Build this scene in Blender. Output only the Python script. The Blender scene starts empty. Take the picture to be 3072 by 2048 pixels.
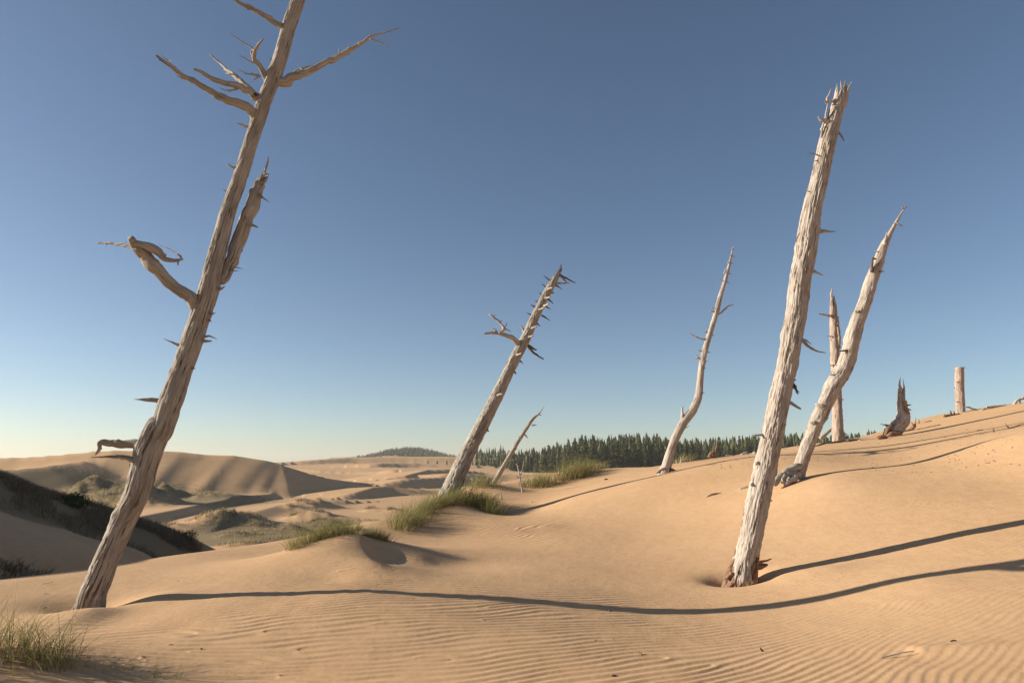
import bpy, math, random
import numpy as np
from mathutils import Vector

random.seed(7); rng = np.random.default_rng(7)
scene = bpy.context.scene
COL = scene.collection
EYE = 1.7                                   # eye height over the sand at the photographer's feet

# ------------------------------------------------------------------ camera, sky, sun, exposure
F, CX, CY = 2048.0, 1536.0, 1024.0          # focal length and centre in photograph pixels (3072 x 2048)
PITCH = math.atan(366.0 / F)
cam_d = bpy.data.cameras.new('camera'); cam = bpy.data.objects.new('camera', cam_d); COL.objects.link(cam)
cam.location = (0, 0, EYE); cam.rotation_euler = (math.pi/2 + PITCH, 0, 0)
cam_d.sensor_width = 36.0; cam_d.lens = 36.0 * F / 3072.0
cam_d.clip_start = 0.1; cam_d.clip_end = 20000
scene.camera = cam

SUN_EL, SUN_AZ = math.radians(18.5), math.radians(-87.0)      # azimuth from +Y, to the right positive
SUN = Vector((math.sin(SUN_AZ)*math.cos(SUN_EL), math.cos(SUN_AZ)*math.cos(SUN_EL), math.sin(SUN_EL)))
world = bpy.data.worlds.new('World'); scene.world = world; world.use_nodes = True
nt = world.node_tree
sky = nt.nodes.new('ShaderNodeTexSky'); sky.sky_type = 'NISHITA'; sky.sun_disc = False
sky.sun_elevation = SUN_EL; sky.sun_rotation = SUN_AZ
sky.altitude = 2500; sky.air_density = 1.0; sky.dust_density = 3.0; sky.ozone_density = 1.0
nt.nodes['Background'].inputs['Strength'].default_value = 0.058
wb = nt.nodes.new('ShaderNodeMix'); wb.data_type = 'RGBA'; wb.blend_type = 'MULTIPLY'; wb.inputs[0].default_value = 1.0
wb.inputs[7].default_value = (0.965, 0.97, 0.965, 1)                # the photograph's slightly warm white balance
nt.links.new(sky.outputs[0], wb.inputs[6]); nt.links.new(wb.outputs[2], nt.nodes['Background'].inputs['Color'])
sun_d = bpy.data.lights.new('sun', 'SUN'); sun = bpy.data.objects.new('sun', sun_d); COL.objects.link(sun)
sun_d.energy = 4.05; sun_d.angle = math.radians(0.5); sun_d.color = (1.0, 0.93, 0.81)
sun.rotation_euler = (-SUN).to_track_quat('-Z', 'Y').to_euler(); sun.location = SUN * 60
scene.view_settings.view_transform = 'Standard'; scene.view_settings.look = 'None'
scene.view_settings.exposure = 1.08; scene.view_settings.gamma = 1.0
scene.view_settings.use_curve_mapping = False

# ------------------------------------------------------------------ helpers: pixels to points, noise
D2S = 3072.0 / 2352.0
def ray(u, v):
    cx = (np.asarray(u, float) - CX) / F; cy = (CY - np.asarray(v, float)) / F
    c, s = math.cos(PITCH), math.sin(PITCH)
    return cx, c - s*cy, s + c*cy
def at(u, v, Y):                             # point on the sight line of a photograph pixel, Y metres ahead
    x, y, z = ray(u, v); k = Y / y
    return np.array((x*k, Y, z*k + EYE))
def px_size(u, v, Y):                        # metres per photograph pixel there
    return Y / ray(u, v)[1] / F
def D(dx, dy, Y): return at(dx*D2S, dy*D2S, Y)

_perm = np.random.default_rng(3).permutation(512).astype(np.int64); _perm = np.concatenate([_perm, _perm, _perm])
_g3 = np.random.default_rng(5).normal(size=(512, 3)); _g3 /= np.linalg.norm(_g3, axis=1)[:, None]
def noise3(x, y, z):
    x = np.asarray(x, float); y = np.asarray(y, float) + 0*x; z = np.asarray(z, float) + 0*x
    xi = np.floor(x).astype(np.int64); yi = np.floor(y).astype(np.int64); zi = np.floor(z).astype(np.int64)
    xf, yf, zf = x-xi, y-yi, z-zi
    f = lambda t: t*t*t*(t*(t*6-15)+10)
    u, v, w = f(xf), f(yf), f(zf); r = 0
    for a in (0, 1):
        for b in (0, 1):
            for c in (0, 1):
                h = _perm[_perm[_perm[(xi+a) & 511] + ((yi+b) & 511)] + ((zi+c) & 511)]
                g = _g3[h]
                d = g[..., 0]*(xf-a) + g[..., 1]*(yf-b) + g[..., 2]*(zf-c)
                r = r + d*(u if a else 1-u)*(v if b else 1-v)*(w if c else 1-w)
    return r * 1.6
def noise2(x, y, s=0.0): return noise3(x, y, np.full(np.shape(x), s + .37))
def fbm2(x, y, o=4, s=0.0):
    r, a = 0, 1.0
    for i in range(o): r = r + a*noise2(x*2**i, y*2**i, s+i*3.1); a *= .5
    return r
def sstep(a, b, t):
    t = np.clip((t-a)/(b-a), 0, 1); return t*t*(3-2*t)
def smax(a, b, k):
    h = np.clip(.5 + .5*(a-b)/k, 0, 1); return b + (a-b)*h + k*h*(1-h)

class TPS:
    def __init__(s, pts, smooth=0.02):
        P = np.array(pts, float); s.c = P[:, :2]; n = len(P)
        d = np.linalg.norm(s.c[:, None]-s.c[None], axis=2); A = np.zeros((n+3, n+3))
        A[:n, :n] = s.k(d) + smooth*np.eye(n); A[:n, n] = 1; A[:n, n+1:] = s.c
        A[n, :n] = 1; A[n+1:, :n] = s.c.T
        s.w = np.linalg.solve(A, np.concatenate([P[:, 2], [0, 0, 0]]))
    def k(s, r): return r*r*np.log(np.maximum(r, 1e-9))
    def __call__(s, x, y):
        n = len(s.c); z = s.w[n] + s.w[n+1]*x + s.w[n+2]*y
        for i in range(n): z = z + s.w[i]*s.k(np.hypot(x-s.c[i, 0], y-s.c[i, 1]))
        return z

def polydist(x, y, P):
    """nearest point on a polyline: distance, signed side (positive on the right of its direction), value along"""
    P = np.array(P, float); best = np.full(x.shape, 1e18); side = np.zeros(x.shape); val = np.zeros(x.shape)
    for i in range(len(P)-1):
        a, b = P[i], P[i+1]; dx, dy = b[0]-a[0], b[1]-a[1]; L2 = dx*dx+dy*dy
        t = np.clip(((x-a[0])*dx + (y-a[1])*dy)/L2, 0, 1)
        d2 = (x-a[0]-t*dx)**2 + (y-a[1]-t*dy)**2
        perp = -(dx*(y-a[1]) - dy*(x-a[0]))/math.sqrt(L2); eps = 1e-7*(1+d2)
        m = (d2 < best-eps) | ((d2 <= best+eps) & (np.abs(perp) > np.abs(side)))      # at a shared corner the segment seen more squarely decides the side
        best = np.where(m, d2, best)
        side = np.where(m, perp, side)
        if P.shape[1] > 2: val = np.where(m, a[2] + t*(b[2]-a[2]), val)
    d = np.sqrt(best)
    return d, np.where(side > 0, d, -d), val

# ------------------------------------------------------------------ the terrain as a function of place
near_px = [  # (picture x, y at 2352 wide, metres ahead)
 (0,1568,5.83),(600,1568,5.82),(1200,1568,5.58),(1800,1568,5.3),(2352,1568,4.85),
 (210,1390,8.6),(550,1366,8.45),(850,1358,8.29),(1200,1386,8.1),(1500,1415,7.98),(1900,1388,7.85),(2130,1338,7.75),(2352,1315,7.63),
 (1715,1322,10.0),(2352,1205,9.66),(2000,1200,11.5),(2352,1100,12.2),
 (0,1340,9.6),(220,1306,11.0),(450,1271,12.5),(650,1240,15),
 (660,1272,12.0),(740,1240,11.8),(812,1226,11.5),(850,1292,10.0),(930,1350,8.85),(905,1277,11.1),(965,1273,11.35),(1005,1292,11.25),(760,1330,9.5),
 (870,1195,16.0),(900,1255,13.5),
 (1050,1162,17.5),(985,1205,16.2),(1120,1180,18.2),(1000,1252,14.0),(1025,1150,19.0),
 (1150,1178,18.8),(1320,1140,18.6),(1500,1097,18.4),(1600,1074,18.35),(1730,1051,18.2),
 (1530,1086,19.8),(1500,1110,17.5),(1320,1155,17.6),(1200,1300,11.1),(1300,1222,14.5),(1500,1250,13.0),(1500,1180,15.5),(1700,1200,13.3),(1700,1112,16.0),
 (1815,1105,15.0),(1900,1090,14.7),(2100,1064,14.8),(2352,992,14.6),(2100,1075,14.0),(1900,1100,14.0),(2352,1000,13.8),(2100,1050,16.5),
 (1380,1081,24),(1600,1060,23),(1730,1041,25),(1830,1028,24.5),(1925,1012,24),(2041,1003,24),(2205,948,28),(2352,926,26.5),
 (1130,1118,26),(1200,1127,22),(1060,1130,22),
]
near_pts = [tuple(D(*p)) for p in near_px]
near_pts += [(0,0,0),(-4,1,0),(4,1,.12),(0,-8,0),(-10,-5,0),(10,-5,.7),(-9,5,.15),(14,4,1.6),(22,10,3.6),(34,26,5.2),(-1,29,.7),(-3.1,18.2,-.10),(-2.75,19.6,-.15),(-2.5,21.6,-.5)]
near_f = TPS(near_pts, 0.01)
RIM = [(-40,-20),(-16,2),(-9.5,7.2),(-7.0,9.8),(-5.7,12.6),(-5.0,15.2),(-4.1,16.5),(-3.1,17.1),(-2.65,18.4),(-2.35,19.8),(-1.75,21.2),(-1.45,24),(-1.9,27.5),(1.0,28.6),(2.3,25.6),
       (3.2,24.6),(4.6,23.0),(6.2,23.6),(8.7,25.4),(10.6,25.8),(11.9,25.2),(13.4,25.6),(18.6,29.5),(22,29.5),(45,42),(90,40)]

hill_pts = [tuple(D(*p)) for p in [(0,1092,23),(60,1113,23.5),(180,1160,24.5),(330,1208,25.5),(450,1266,26.5),(0,1332,15),(0,1200,18.5),
            (200,1305,17.5),(100,1210,20.5),(250,1240,22.5),(350,1285,21.5)]]
hill_pts += [(-30,24,6.6),(-30,14,4.4),(-22,25,1.7),(-20,31,-.4),(-14,34,-2.5),(-26,35,.4),(-40,26,7.6),(-9,24,-4.2),(-8,18,-3.6),(-20,8,1.0),(-30,5,2.0),(-45,10,4.2)]
hill_f = TPS(hill_pts, 0.05)

def crest(px): return [tuple(D(*p)) for p in px]
def crestH(px, H):                                            # crest standing H metres over the valley floor
    out = []
    for x, y in px:
        a = ray(x*D2S, y*D2S); out.append(D(x, y, (9.75-H)/(-a[2]/a[1])))
    return [tuple(p) for p in out]
RIDGES = [  # crest line, lee slope, windward slope
 (crest([(-400,1058,206),(-150,1055,206),(0,1051,206),(60,1050,206),(150,1043,206),(215,1036,207),(270,1034,207),(350,1035,208),(415,1037,209),(470,1044,210),(530,1045,211),(600,1056,211.5),
         (650,1068,212),(700,1084,215),(760,1099,226),(820,1107,250)]), .50, .04),
 (crest([(-300,1075,172),(-60,1079,176),(40,1078,180),(110,1070,186),(190,1058,196)]), .33, .12),
 (crestH([(300,1190),(383,1174),(470,1156),(565,1139),(679,1128),(760,1118),(816,1111),(855,1108)], 1.5), .60, .05),
 (crest([(790,1141,188),(818,1131,194),(861,1118,210),(891,1116,218),(935,1121,220),(1000,1125,226),(1060,1127,230)]), .55, .045),
 (crest([(1003,1099,318),(1023,1090,324),(1043,1086,332),(1076,1086,338),(1110,1089,344),(1169,1088,350),(1235,1090,352),(1330,1094,352)]), .55, .04),
 (crest([(836,1075,520),(861,1066,530),(882,1063,545),(914,1063,560),(964,1063,575),(1046,1066,585)]), .5, .03),
 (crest([(690,1060,640),(730,1056,660),(785,1052,690),(805,1050,700),(930,1048,720),(1046,1048,730),(1150,1052,740)]), .4, .02),
 (crest([(680,1076,470),(740,1080,450),(800,1083,440),(860,1082,430),(905,1077,425)]), .5, .06),
 (crest([(880,1112,262),(940,1098,275),(1000,1096,290),(1040,1094,300)]), .5, .06),
 (crest([(560,1182,122),(640,1160,150),(720,1150,165),(770,1148,170)]), .25, .05),
 (crest([(880,1100,300),(930,1092,310),(985,1078,400),(1050,1075,420)]), .48, .08),
]
HUMMOCKS = []
for dx, dy, Y, h, r in [(400,1213,106,.9,3.2),(492,1196,114,1.1,4.0),(545,1196,116,.9,4.2),(683,1164,150,1.0,3.2),(702,1158,158,1.1,3.6),(726,1162,156,.6,2.6),(747,1157,160,1.0,3.0),
                        (690,1188,128,1.0,3.4),(742,1187,130,.9,3.0),(860,1162,152,.9,3.0),(905,1165,150,.7,2.2),(735,1201,116,.5,1.8)]:
    p = D(dx, dy, Y); HUMMOCKS.append((p[0], p[1], h, r))
hr = np.random.default_rng(21)
for i in range(80):                                             # the grassed hummocks under the big slip face
    dx, t = hr.uniform(190, 660), hr.uniform(0, 1)
    Y = 136 + (1-t)*42 + (dx-190)/470*8*t
    p = D(dx, 1150, Y)
    if p[0] < -74: HUMMOCKS.append((p[0], p[1], hr.uniform(.4, 1.5), hr.uniform(2.6, 5.5)))
N_VEG = len(HUMMOCKS)
for i in range(34):                                             # low grassed belt behind the fore dune
    dx = hr.uniform(420, 900); Y = hr.uniform(86, 122)
    p = D(dx, 1220, Y); HUMMOCKS.append((p[0], p[1], hr.uniform(.2, .55), hr.uniform(1.5, 3.4)))

def far_ground(x, y):
    r = np.hypot(x, y)
    zf = np.interp(r, [0,60,150,300,420,600,800,1500,6000], [-9.5,-10,-10,-9.5,-7.6,-2.2,1.2,1.2,-2])
    zr = np.interp(r, [0,60,150,300,430,700,1500,6000], [-9.5,-10,-10,-9,-6.6,-6.0,-3,-2])
    k = sstep(-.02, .05, x/np.maximum(r, 1))
    z = zf*(1-k) + zr*k + EYE
    amp = sstep(40, 110, r)
    amp = amp*(1-.85*np.exp(-((x+62)/15)**2)*sstep(330, 290, y))
    z = z + amp*(.60*noise2(x/46+y/90, y/70, 1.) + .25*noise2(x/19+y/40, y/33, 2.))
    z = z + 1.5*sstep(250, 500, r)*noise2(x/80+y/300, y/140, 4.)
    z = z + 3.0*np.exp(-((x+114)/27)**2 - ((y-178)/22)**2)
    z = z + sstep(-70, -82, x)*sstep(120, 132, y)*sstep(196, 184, y)*1.1*np.maximum(0, fbm2(x/6.5, y/6.5, 3, 7.))
    m = (r > 55) & (r < 900) & (y > 0)
    xm, ym, zm = x[m], y[m], z[m]
    for P, lee, wind in RIDGES:
        P = np.array(P); mm = (xm > P[:, 0].min()-60) & (xm < P[:, 0].max()+60) & (ym > P[:, 1].min()-60) & (ym < P[:, 1].max()+160)
        if not mm.any(): continue
        wob = .3*noise2(xm[mm]/14, ym[mm]/14, 8.) * np.minimum(1, ym[mm]/250)
        d, sd, v = polydist(xm[mm]+wob, ym[mm]+wob*.6, P)
        h = np.where(sd > 0, v - sd*lee*(1 + .06*noise2(xm[mm]/5, ym[mm]/30, 3.)), v + sd*wind - .0006*sd*sd)
        zm[mm] = smax(h, zm[mm], .35)
    for hx, hy, h, rr in HUMMOCKS:
        mm = (np.abs(xm-hx) < 4*rr) & (np.abs(ym-hy) < 4*rr)
        if mm.any():
            ax, ay = xm[mm]-hx, ym[mm]-hy
            zm[mm] += h*np.exp(-(np.where(ax > 0, ax/(1.25*rr), ax/(.75*rr)))**2 - (ay/rr)**2)*(1+.35*noise2(xm[mm]/1.7, ym[mm]/1.7, 6.))
    z[m] = zm
    mh = r > 900                                               # wooded hill on the horizon
    z[mh] += 27*np.exp(-((x[mh]+215)/82)**2 - ((y[mh]-1500)/220)**2)
    return z

LTREE = D(212, 1388, 8.6); RTREE = D(1712, 1325, 10.0)
def ground_at(x, y):
    x = np.asarray(x, float); y = np.asarray(y, float); r = np.hypot(x, y)
    z = far_ground(x, y)
    mh = (r < 110)
    xh, yh, zh = x[mh], y[mh], z[mh]
    hl = hill_f(np.clip(xh, -45, 0), np.clip(yh, 2, 40)); hl = hl + .12*fbm2(xh/2.2, yh/2.2, 3, 5.)
    hl = hl + 2.6*sstep(1.0, 7.5, -(xh+.86*yh))*sstep(6, 11, yh)*sstep(-6, -14, xh)  # unseen rise added out of frame to keep the hill's visible slope shaded
    hl = hl - .45*np.maximum(0, np.abs(yh-22)-18) - .7*np.maximum(0, xh+10.5) - .5*np.maximum(0, -45-xh)
    zh = smax(hl, zh, .5)
    zn = near_f(np.clip(xh, -14, 40), np.clip(yh, -10, 34))
    d, sd, _ = polydist(xh, yh, RIM); out = np.maximum(0, -sd)
    drop = np.where(out < 2.2, out*out*.5/2.2*.5, .5*.5*2.2 + .5*(out-2.2))
    drop = np.where(xh < -1, drop*1.0, drop)
    zn = zn - drop
    zn = zn + .012*fbm2(xh/1.9, yh/1.9, 3, 9.)
    # scour hollows and tails round the two near trunks
    ax, ay = xh-LTREE[0], yh-LTREE[1]
    zn = zn - .13*np.exp(-((ax+.12)/.50)**2 - ((ay-.05)/.36)**2) + .105*np.exp(-((ax-.38)/np.where(ax < .38, .55, .30))**2 - ((ay+.80)/.42)**2) + .05*np.exp(-((ax-.75)/.45)**2 - ((ay-.1)/.35)**2) 
    ax, ay = xh-RTREE[0], yh-RTREE[1]
    zn = zn - .27*np.exp(-((ax+.10)/.36)**2 - ((ay-.02)/.36)**2) + .07*np.exp(-((ax-.70)/.60)**2 - ((ay+.62)/.30)**2)
    # sharp edge of the small slip face on the nearer grassy mound
    ex = [(-2.55,11.7),(-2.42,11.2),(-2.22,10.7),(-2.05,10.2),(-1.85,9.7)]
    d2, sd2, _ = polydist(xh, yh, [(a, b) for a, b in ex][::-1])
    w = np.exp(-((yh-10.9)/.75)**2)
    zn = zn - w*.07*sstep(0, .28, sd2)*np.exp(-np.maximum(0, sd2-.3)/.5)
    # low grassed bank left of the picture whose shade falls into the corner
    zn = zn + 1.15*np.exp(-((xh+7.1)/1.25)**2 - ((yh-5.3)/.95)**2) + .16*np.exp(-((xh+4.3)/1.0)**2 - ((yh-6.1)/.55)**2)
    # sand tail behind the half buried stick
    p = STICKTAIL; ax, ay = xh-p[0], yh-p[1]
    zn = zn + .032*np.exp(-np.where(ax > 0, ax/.75, ax/.10)**2 - ((ay+.25*np.maximum(0, ax))/.14)**2)
    z[mh] = smax(zn, zh, .25)
    return z
STICKTAIL = D(2120, 1502, 5.75)

# dislocations that make the ripple crests fork
kr = np.random.default_rng(12)
DISL = [(kr.uniform(-6, 8), kr.uniform(4.6, 17), kr.choice([-1, 1])) for _ in range(150)]
def ripples(x, y):
    F_ = .055*np.clip(x+3.0, 0, 4)**2 + .44*np.maximum(0, x-1.0)
    lam = .090 + .038*sstep(-4.5, .5, x) + .02*sstep(11, 16, y) - .030*sstep(1.2, 4.0, x)
    w = .16*noise2(x/1.6, y/1.1, 11.) + .075*noise2(x/.6, y/.45, 12.) + .35*noise2(x/4.2, y/3.5, 13.)
    ph = 2*math.pi*((y-6.5) - F_*(1/(1+.04*np.maximum(0, y-6))) + w)/lam
    for dx, dy, s in DISL: ph = ph + s*np.arctan2(y-dy, x-dx)
    p = np.mod(ph/(2*math.pi), 1.0); prof = np.where(p < .27, -np.cos(math.pi*p/.27), np.cos(math.pi*(p-.27)/.73))   # short steep lee, long back
    a = .60 + .40*sstep(-.5, .35, noise2(x/2.6, y/1.7, 14.) + .25)
    a = a*(1 - .8*np.exp(-((x+.4)/1.3)**2 - ((y-11.6)/1.4)**2))            # the smooth bowl
    a = a*(.30 + .70*sstep(9.2, 6.8, y - .33*(x+3)))*(1+.5*np.exp(-((x-1.6)/2.6)**2-((y-5.6)/1.2)**2))
    a = a*(1+.7*sstep(0, -3.5, x)) + 1.5*np.exp(-((x+1.95)/.55)**2 - ((y-9.9)/1.0)**2)               # crest of the mound's nose
    a = a + 1.3*np.exp(-((x-.7)/1.4)**2 - ((y-15.2)/1.2)**2) + .35*np.exp(-((x-6.5)/3.0)**2 - ((y-11.0)/2.0)**2)
    a = a*(1-.9*np.exp(-((x-LTREE[0])/1.6)**2-((y-LTREE[1])/.9)**2))*(1-.8*np.exp(-((x-RTREE[0])/.6)**2-((y-RTREE[1])/.6)**2))
    a = a*sstep(-7, -4.2, x - .0*y)*sstep(18.5, 16, y)*sstep(3.2, 4.2, y)
    a = a*(1 - .62*sstep(.8, 3.2, x))
    return .0052*(lam/.13)*a*prof

# polar grid about the standing point: fine where the photograph looks, coarse behind
R = np.concatenate([np.linspace(.4, 4.4, 24, endpoint=False), np.arange(4.4, 9.5, .0155), np.arange(9.5, 18.5, .026), 18.5*1.0125**np.arange(0, 325)])
R = np.concatenate([R, R[-1]*1.07**np.arange(1, 21)])
A = np.concatenate([np.radians(np.linspace(-180, -48, 70, endpoint=False)), np.radians(np.linspace(-48, -40, 30, endpoint=False)),
                    np.radians(np.linspace(-40, 40, 720, endpoint=False)), np.radians(np.linspace(40, 48, 16, endpoint=False)), np.radians(np.linspace(48, 180, 50))])
RR, AA = np.meshgrid(R, A, indexing='ij')
GX, GY = RR*np.sin(AA), RR*np.cos(AA)
GZ = ground_at(GX.ravel(), GY.ravel()).reshape(GX.shape)
GS = GZ.copy()                                                # smooth ground used to stand things on
mr = (RR < 19) & (np.abs(AA) < .84)
GZ[mr] += ripples(GX[mr], GY[mr])

def gz(x, y):
    x = np.asarray(x, float); y = np.asarray(y, float); r = np.hypot(x, y); a = np.arctan2(x, y)
    i = np.clip(np.searchsorted(R, r)-1, 0, len(R)-2); j = np.clip(np.searchsorted(A, a)-1, 0, len(A)-2)
    s = np.clip((r-R[i])/(R[i+1]-R[i]), 0, 1); t = np.clip((a-A[j])/(A[j+1]-A[j]), 0, 1)
    return (GS[i, j]*(1-s)+GS[i+1, j]*s)*(1-t) + (GS[i, j+1]*(1-s)+GS[i+1, j+1]*s)*t
SL = (GS-EYE)/RR
def hit(u, v, rmin=3.0):                                       # where a photograph pixel's sight line meets the sand
    u = np.atleast_1d(np.asarray(u, float)); v = np.atleast_1d(np.asarray(v, float))
    x, y, z = ray(u, v); h = np.hypot(x, y); sl = z/h; az = np.arctan2(x, y)
    j = np.clip(np.searchsorted(A, az)-1, 0, len(A)-2); out = np.full((len(u), 3), np.nan)
    for n in range(len(u)):
        colm = SL[:, j[n]]; k = np.nonzero((colm >= sl[n]) & (R > rmin))[0]
        if len(k) == 0 or k[0] == 0: continue
        k = k[0]; s0, s1 = colm[k-1], colm[k]
        t = np.clip((sl[n]-s0)/(s1-s0+1e-12), 0, 1); r = R[k-1] + t*(R[k]-R[k-1])
        px, py = r*math.sin(az[n]), r*math.cos(az[n]); out[n] = (px, py, gz(px, py))
    return out
def hitD(dx, dy, rmin=3.0): return hit(dx*D2S, dy*D2S, rmin)[0]

# ------------------------------------------------------------------ materials
def new_mat(name, rough=.9, spec=.2):
    m = bpy.data.materials.new(name); m.use_nodes = True; n = m.node_tree.nodes; l = m.node_tree.links
    b = n['Principled BSDF']; b.inputs['Roughness'].default_value = rough; b.inputs['Specular IOR Level'].default_value = spec
    return m, n, l, b
def nd(n, t, **kw):
    x = n.new(t)
    for k, v in kw.items(): setattr(x, k, v)
    return x
def ramp(n, stops):
    r = n.new('ShaderNodeValToRGB'); e = r.color_ramp.elements
    while len(e) > 2: e.remove(e[-1])
    for i, (p, c) in enumerate(stops):
        el = e[i] if i < 2 else e.new(p)
        el.position = p; el.color = (*c, 1) if len(c) == 3 else c
    return r
def noise_node(n, l, co, scale, detail=4, rough=.55, dist=0.):
    t = n.new('ShaderNodeTexNoise'); t.inputs['Scale'].default_value = scale; t.inputs['Detail'].default_value = detail
    t.inputs['Roughness'].default_value = rough; t.inputs['Distortion'].default_value = dist
    l.new(co, t.inputs['Vector']); return t

def sand_material():
    m, n, l, b = new_mat('dune_sand', .95, .08)
    geo = n.new('ShaderNodeNewGeometry'); co = geo.outputs['Position']
    big = noise_node(n, l, co, .35, 4, .6); grain = noise_node(n, l, co, 260, 2, .7); mid = noise_node(n, l, co, 5, 5, .65)
    r1 = ramp(n, [(.3, (.525, .322, .171)), (.7, (.580, .365, .199))]); l.new(big.outputs[0], r1.inputs[0])
    r2 = ramp(n, [(.25, (.80, .79, .77)), (.5, (1, 1, 1)), (.8, (1.12, 1.12, 1.13))]); l.new(grain.outputs[0], r2.inputs[0])
    r3 = ramp(n, [(.3, (.94, .93, .92)), (.7, (1.05, 1.05, 1.05))]); l.new(mid.outputs[0], r3.inputs[0])
    a = nd(n, 'ShaderNodeMix', data_type='RGBA', blend_type='MULTIPLY'); a.inputs[0].default_value = 1
    l.new(r1.outputs[0], a.inputs[6]); l.new(r2.outputs[0], a.inputs[7])
    c = nd(n, 'ShaderNodeMix', data_type='RGBA', blend_type='MULTIPLY'); c.inputs[0].default_value = 1
    l.new(a.outputs[2], c.inputs[6]); l.new(r3.outputs[0], c.inputs[7])
    # plant litter staining the grassed ground (attribute painted where plants grow)
    at_ = nd(n, 'ShaderNodeAttribute', attribute_name='litter'); pn = noise_node(n, l, co, 1.1, 6, .7)
    mul = nd(n, 'ShaderNodeMath', operation='MULTIPLY_ADD'); l.new(at_.outputs['Fac'], mul.inputs[0]); mul.inputs[1].default_value = 1.6
    sub = nd(n, 'ShaderNodeMath', operation='SUBTRACT'); l.new(pn.outputs[0], sub.inputs[0]); sub.inputs[1].default_value = 1.02
    l.new(sub.outputs[0], mul.inputs[2]); 
    sc = nd(n, 'ShaderNodeMath', operation='MULTIPLY', use_clamp=True); l.new(mul.outputs[0], sc.inputs[0]); sc.inputs[1].default_value = 4
    mix = nd(n, 'ShaderNodeMix', data_type='RGBA'); l.new(sc.outputs[0], mix.inputs[0]); l.new(c.outputs[2], mix.inputs[6]); mix.inputs[7].default_value = (.250, .180, .100, 1)
    l.new(mix.outputs[2], b.inputs['Base Color'])
    bp = n.new('ShaderNodeBump'); bp.inputs['Strength'].default_value = .25; bp.inputs['Distance'].default_value = .004
    l.new(grain.outputs[0], bp.inputs['Height']); 
    bp2 = n.new('ShaderNodeBump'); bp2.inputs['Strength'].default_value = .35; bp2.inputs['Distance'].default_value = .03
    l.new(mid.outputs[0], bp2.inputs['Height']); l.new(bp.outputs[0], bp2.inputs['Normal']); l.new(bp2.outputs[0], b.inputs['Normal'])
    return m

def wood_material(name, light, dark, crack, grain=26):
    m, n, l, b = new_mat(name, .85, .15)
    uv = nd(n, 'ShaderNodeAttribute', attribute_name='grain')              # (cos, sin, metres along) carried by every limb
    mp = n.new('ShaderNodeMapping'); mp.inputs['Scale'].default_value = (1, 1, .10); l.new(uv.outputs['Vector'], mp.inputs['Vector'])
    fib = noise_node(n, l, mp.outputs[0], grain, 6, .65, .4); pat = noise_node(n, l, uv.outputs['Vector'], 2.6, 5, .6)
    mp2 = n.new('ShaderNodeMapping'); mp2.inputs['Scale'].default_value = (1, 1, .16); l.new(uv.outputs['Vector'], mp2.inputs['Vector'])
    crk = noise_node(n, l, mp2.outputs[0], 15, 5, .65, 1.0)
    r1 = ramp(n, [(.32, dark), (.62, light)]); l.new(fib.outputs[0], r1.inputs[0])
    r2 = ramp(n, [(.3, (.72, .68, .64)), (.55, (1, 1, 1)), (.75, (1.1, 1.08, 1.05))]); l.new(pat.outputs[0], r2.inputs[0])
    a = nd(n, 'ShaderNodeMix', data_type='RGBA', blend_type='MULTIPLY'); a.inputs[0].default_value = 1
    l.new(r1.outputs[0], a.inputs[6]); l.new(r2.outputs[0], a.inputs[7])
    r3 = ramp(n, [(.33, (1, 1, 1)), (.42, (0, 0, 0))]); l.new(crk.outputs[0], r3.inputs[0])
    c = nd(n, 'ShaderNodeMix', data_type='RGBA'); l.new(r3.outputs[0], c.inputs[0]); l.new(a.outputs[2], c.inputs[6]); c.inputs[7].default_value = (*crack, 1)
    l.new(c.outputs[2], b.inputs['Base Color'])
    bp = n.new('ShaderNodeBump'); bp.inputs['Strength'].default_value = .7; bp.inputs['Distance'].default_value = .012
    l.new(fib.outputs[0], bp.inputs['Height'])
    bp2 = n.new('ShaderNodeBump'); bp2.inputs['Strength'].default_value = .8; bp2.inputs['Distance'].default_value = .02; bp2.invert = True
    l.new(r3.outputs[0], bp2.inputs['Height']); l.new(bp.outputs[0], bp2.inputs['Normal']); l.new(bp2.outputs[0], b.inputs['Normal'])
    return m

def leaf_material(name, a_, b_, trans=.35, rough=.6):
    m, n, l, b = new_mat(name, rough, .25)
    t = nd(n, 'ShaderNodeAttribute', attribute_name='tint'); r = ramp(n, [(0, a_), (1, b_)]); l.new(t.outputs['Fac'], r.inputs[0])
    l.new(r.outputs[0], b.inputs['Base Color'])
    if trans:
        tr = n.new('ShaderNodeBsdfTranslucent'); l.new(r.outputs[0], tr.inputs['Color'])
        mx = n.new('ShaderNodeMixShader'); mx.inputs[0].default_value = trans
        l.new(b.outputs[0], mx.inputs[1]); l.new(tr.outputs[0], mx.inputs[2]); l.new(mx.outputs[0], n['Material Output'].inputs['Surface'])
    return m

M_SAND = sand_material()
M_GREY = wood_material('grey_weathered_wood', (.42, .365, .300), (.250, .210, .168), (.095, .072, .054))
M_PALE = wood_material('pale_weathered_wood', (.48, .410, .345), (.34, .280, .225), (.140, .095, .066))
M_PINK = wood_material('pinkish_bare_wood', (.45, .350, .285), (.32, .240, .185), (.110, .065, .045))
M_BARK = wood_material('reddish_bark', (.340, .200, .130), (.165, .090, .056), (.050, .026, .016), 14)
M_DARK = wood_material('dark_weathered_wood', (.160, .128, .104), (.080, .062, .050), (.030, .022, .018))
M_GREEN = leaf_material('green_beach_grass', (.155, .150, .042), (.34, .30, .105))
M_STRAW = leaf_material('dry_beach_grass', (.24, .18, .075), (.46, .37, .20))
M_MIXED = leaf_material('mixed_dune_grass', (.110, .095, .038), (.34, .26, .13))
M_WITHER = leaf_material('withered_grass', (.15, .115, .075), (.30, .225, .14))
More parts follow.
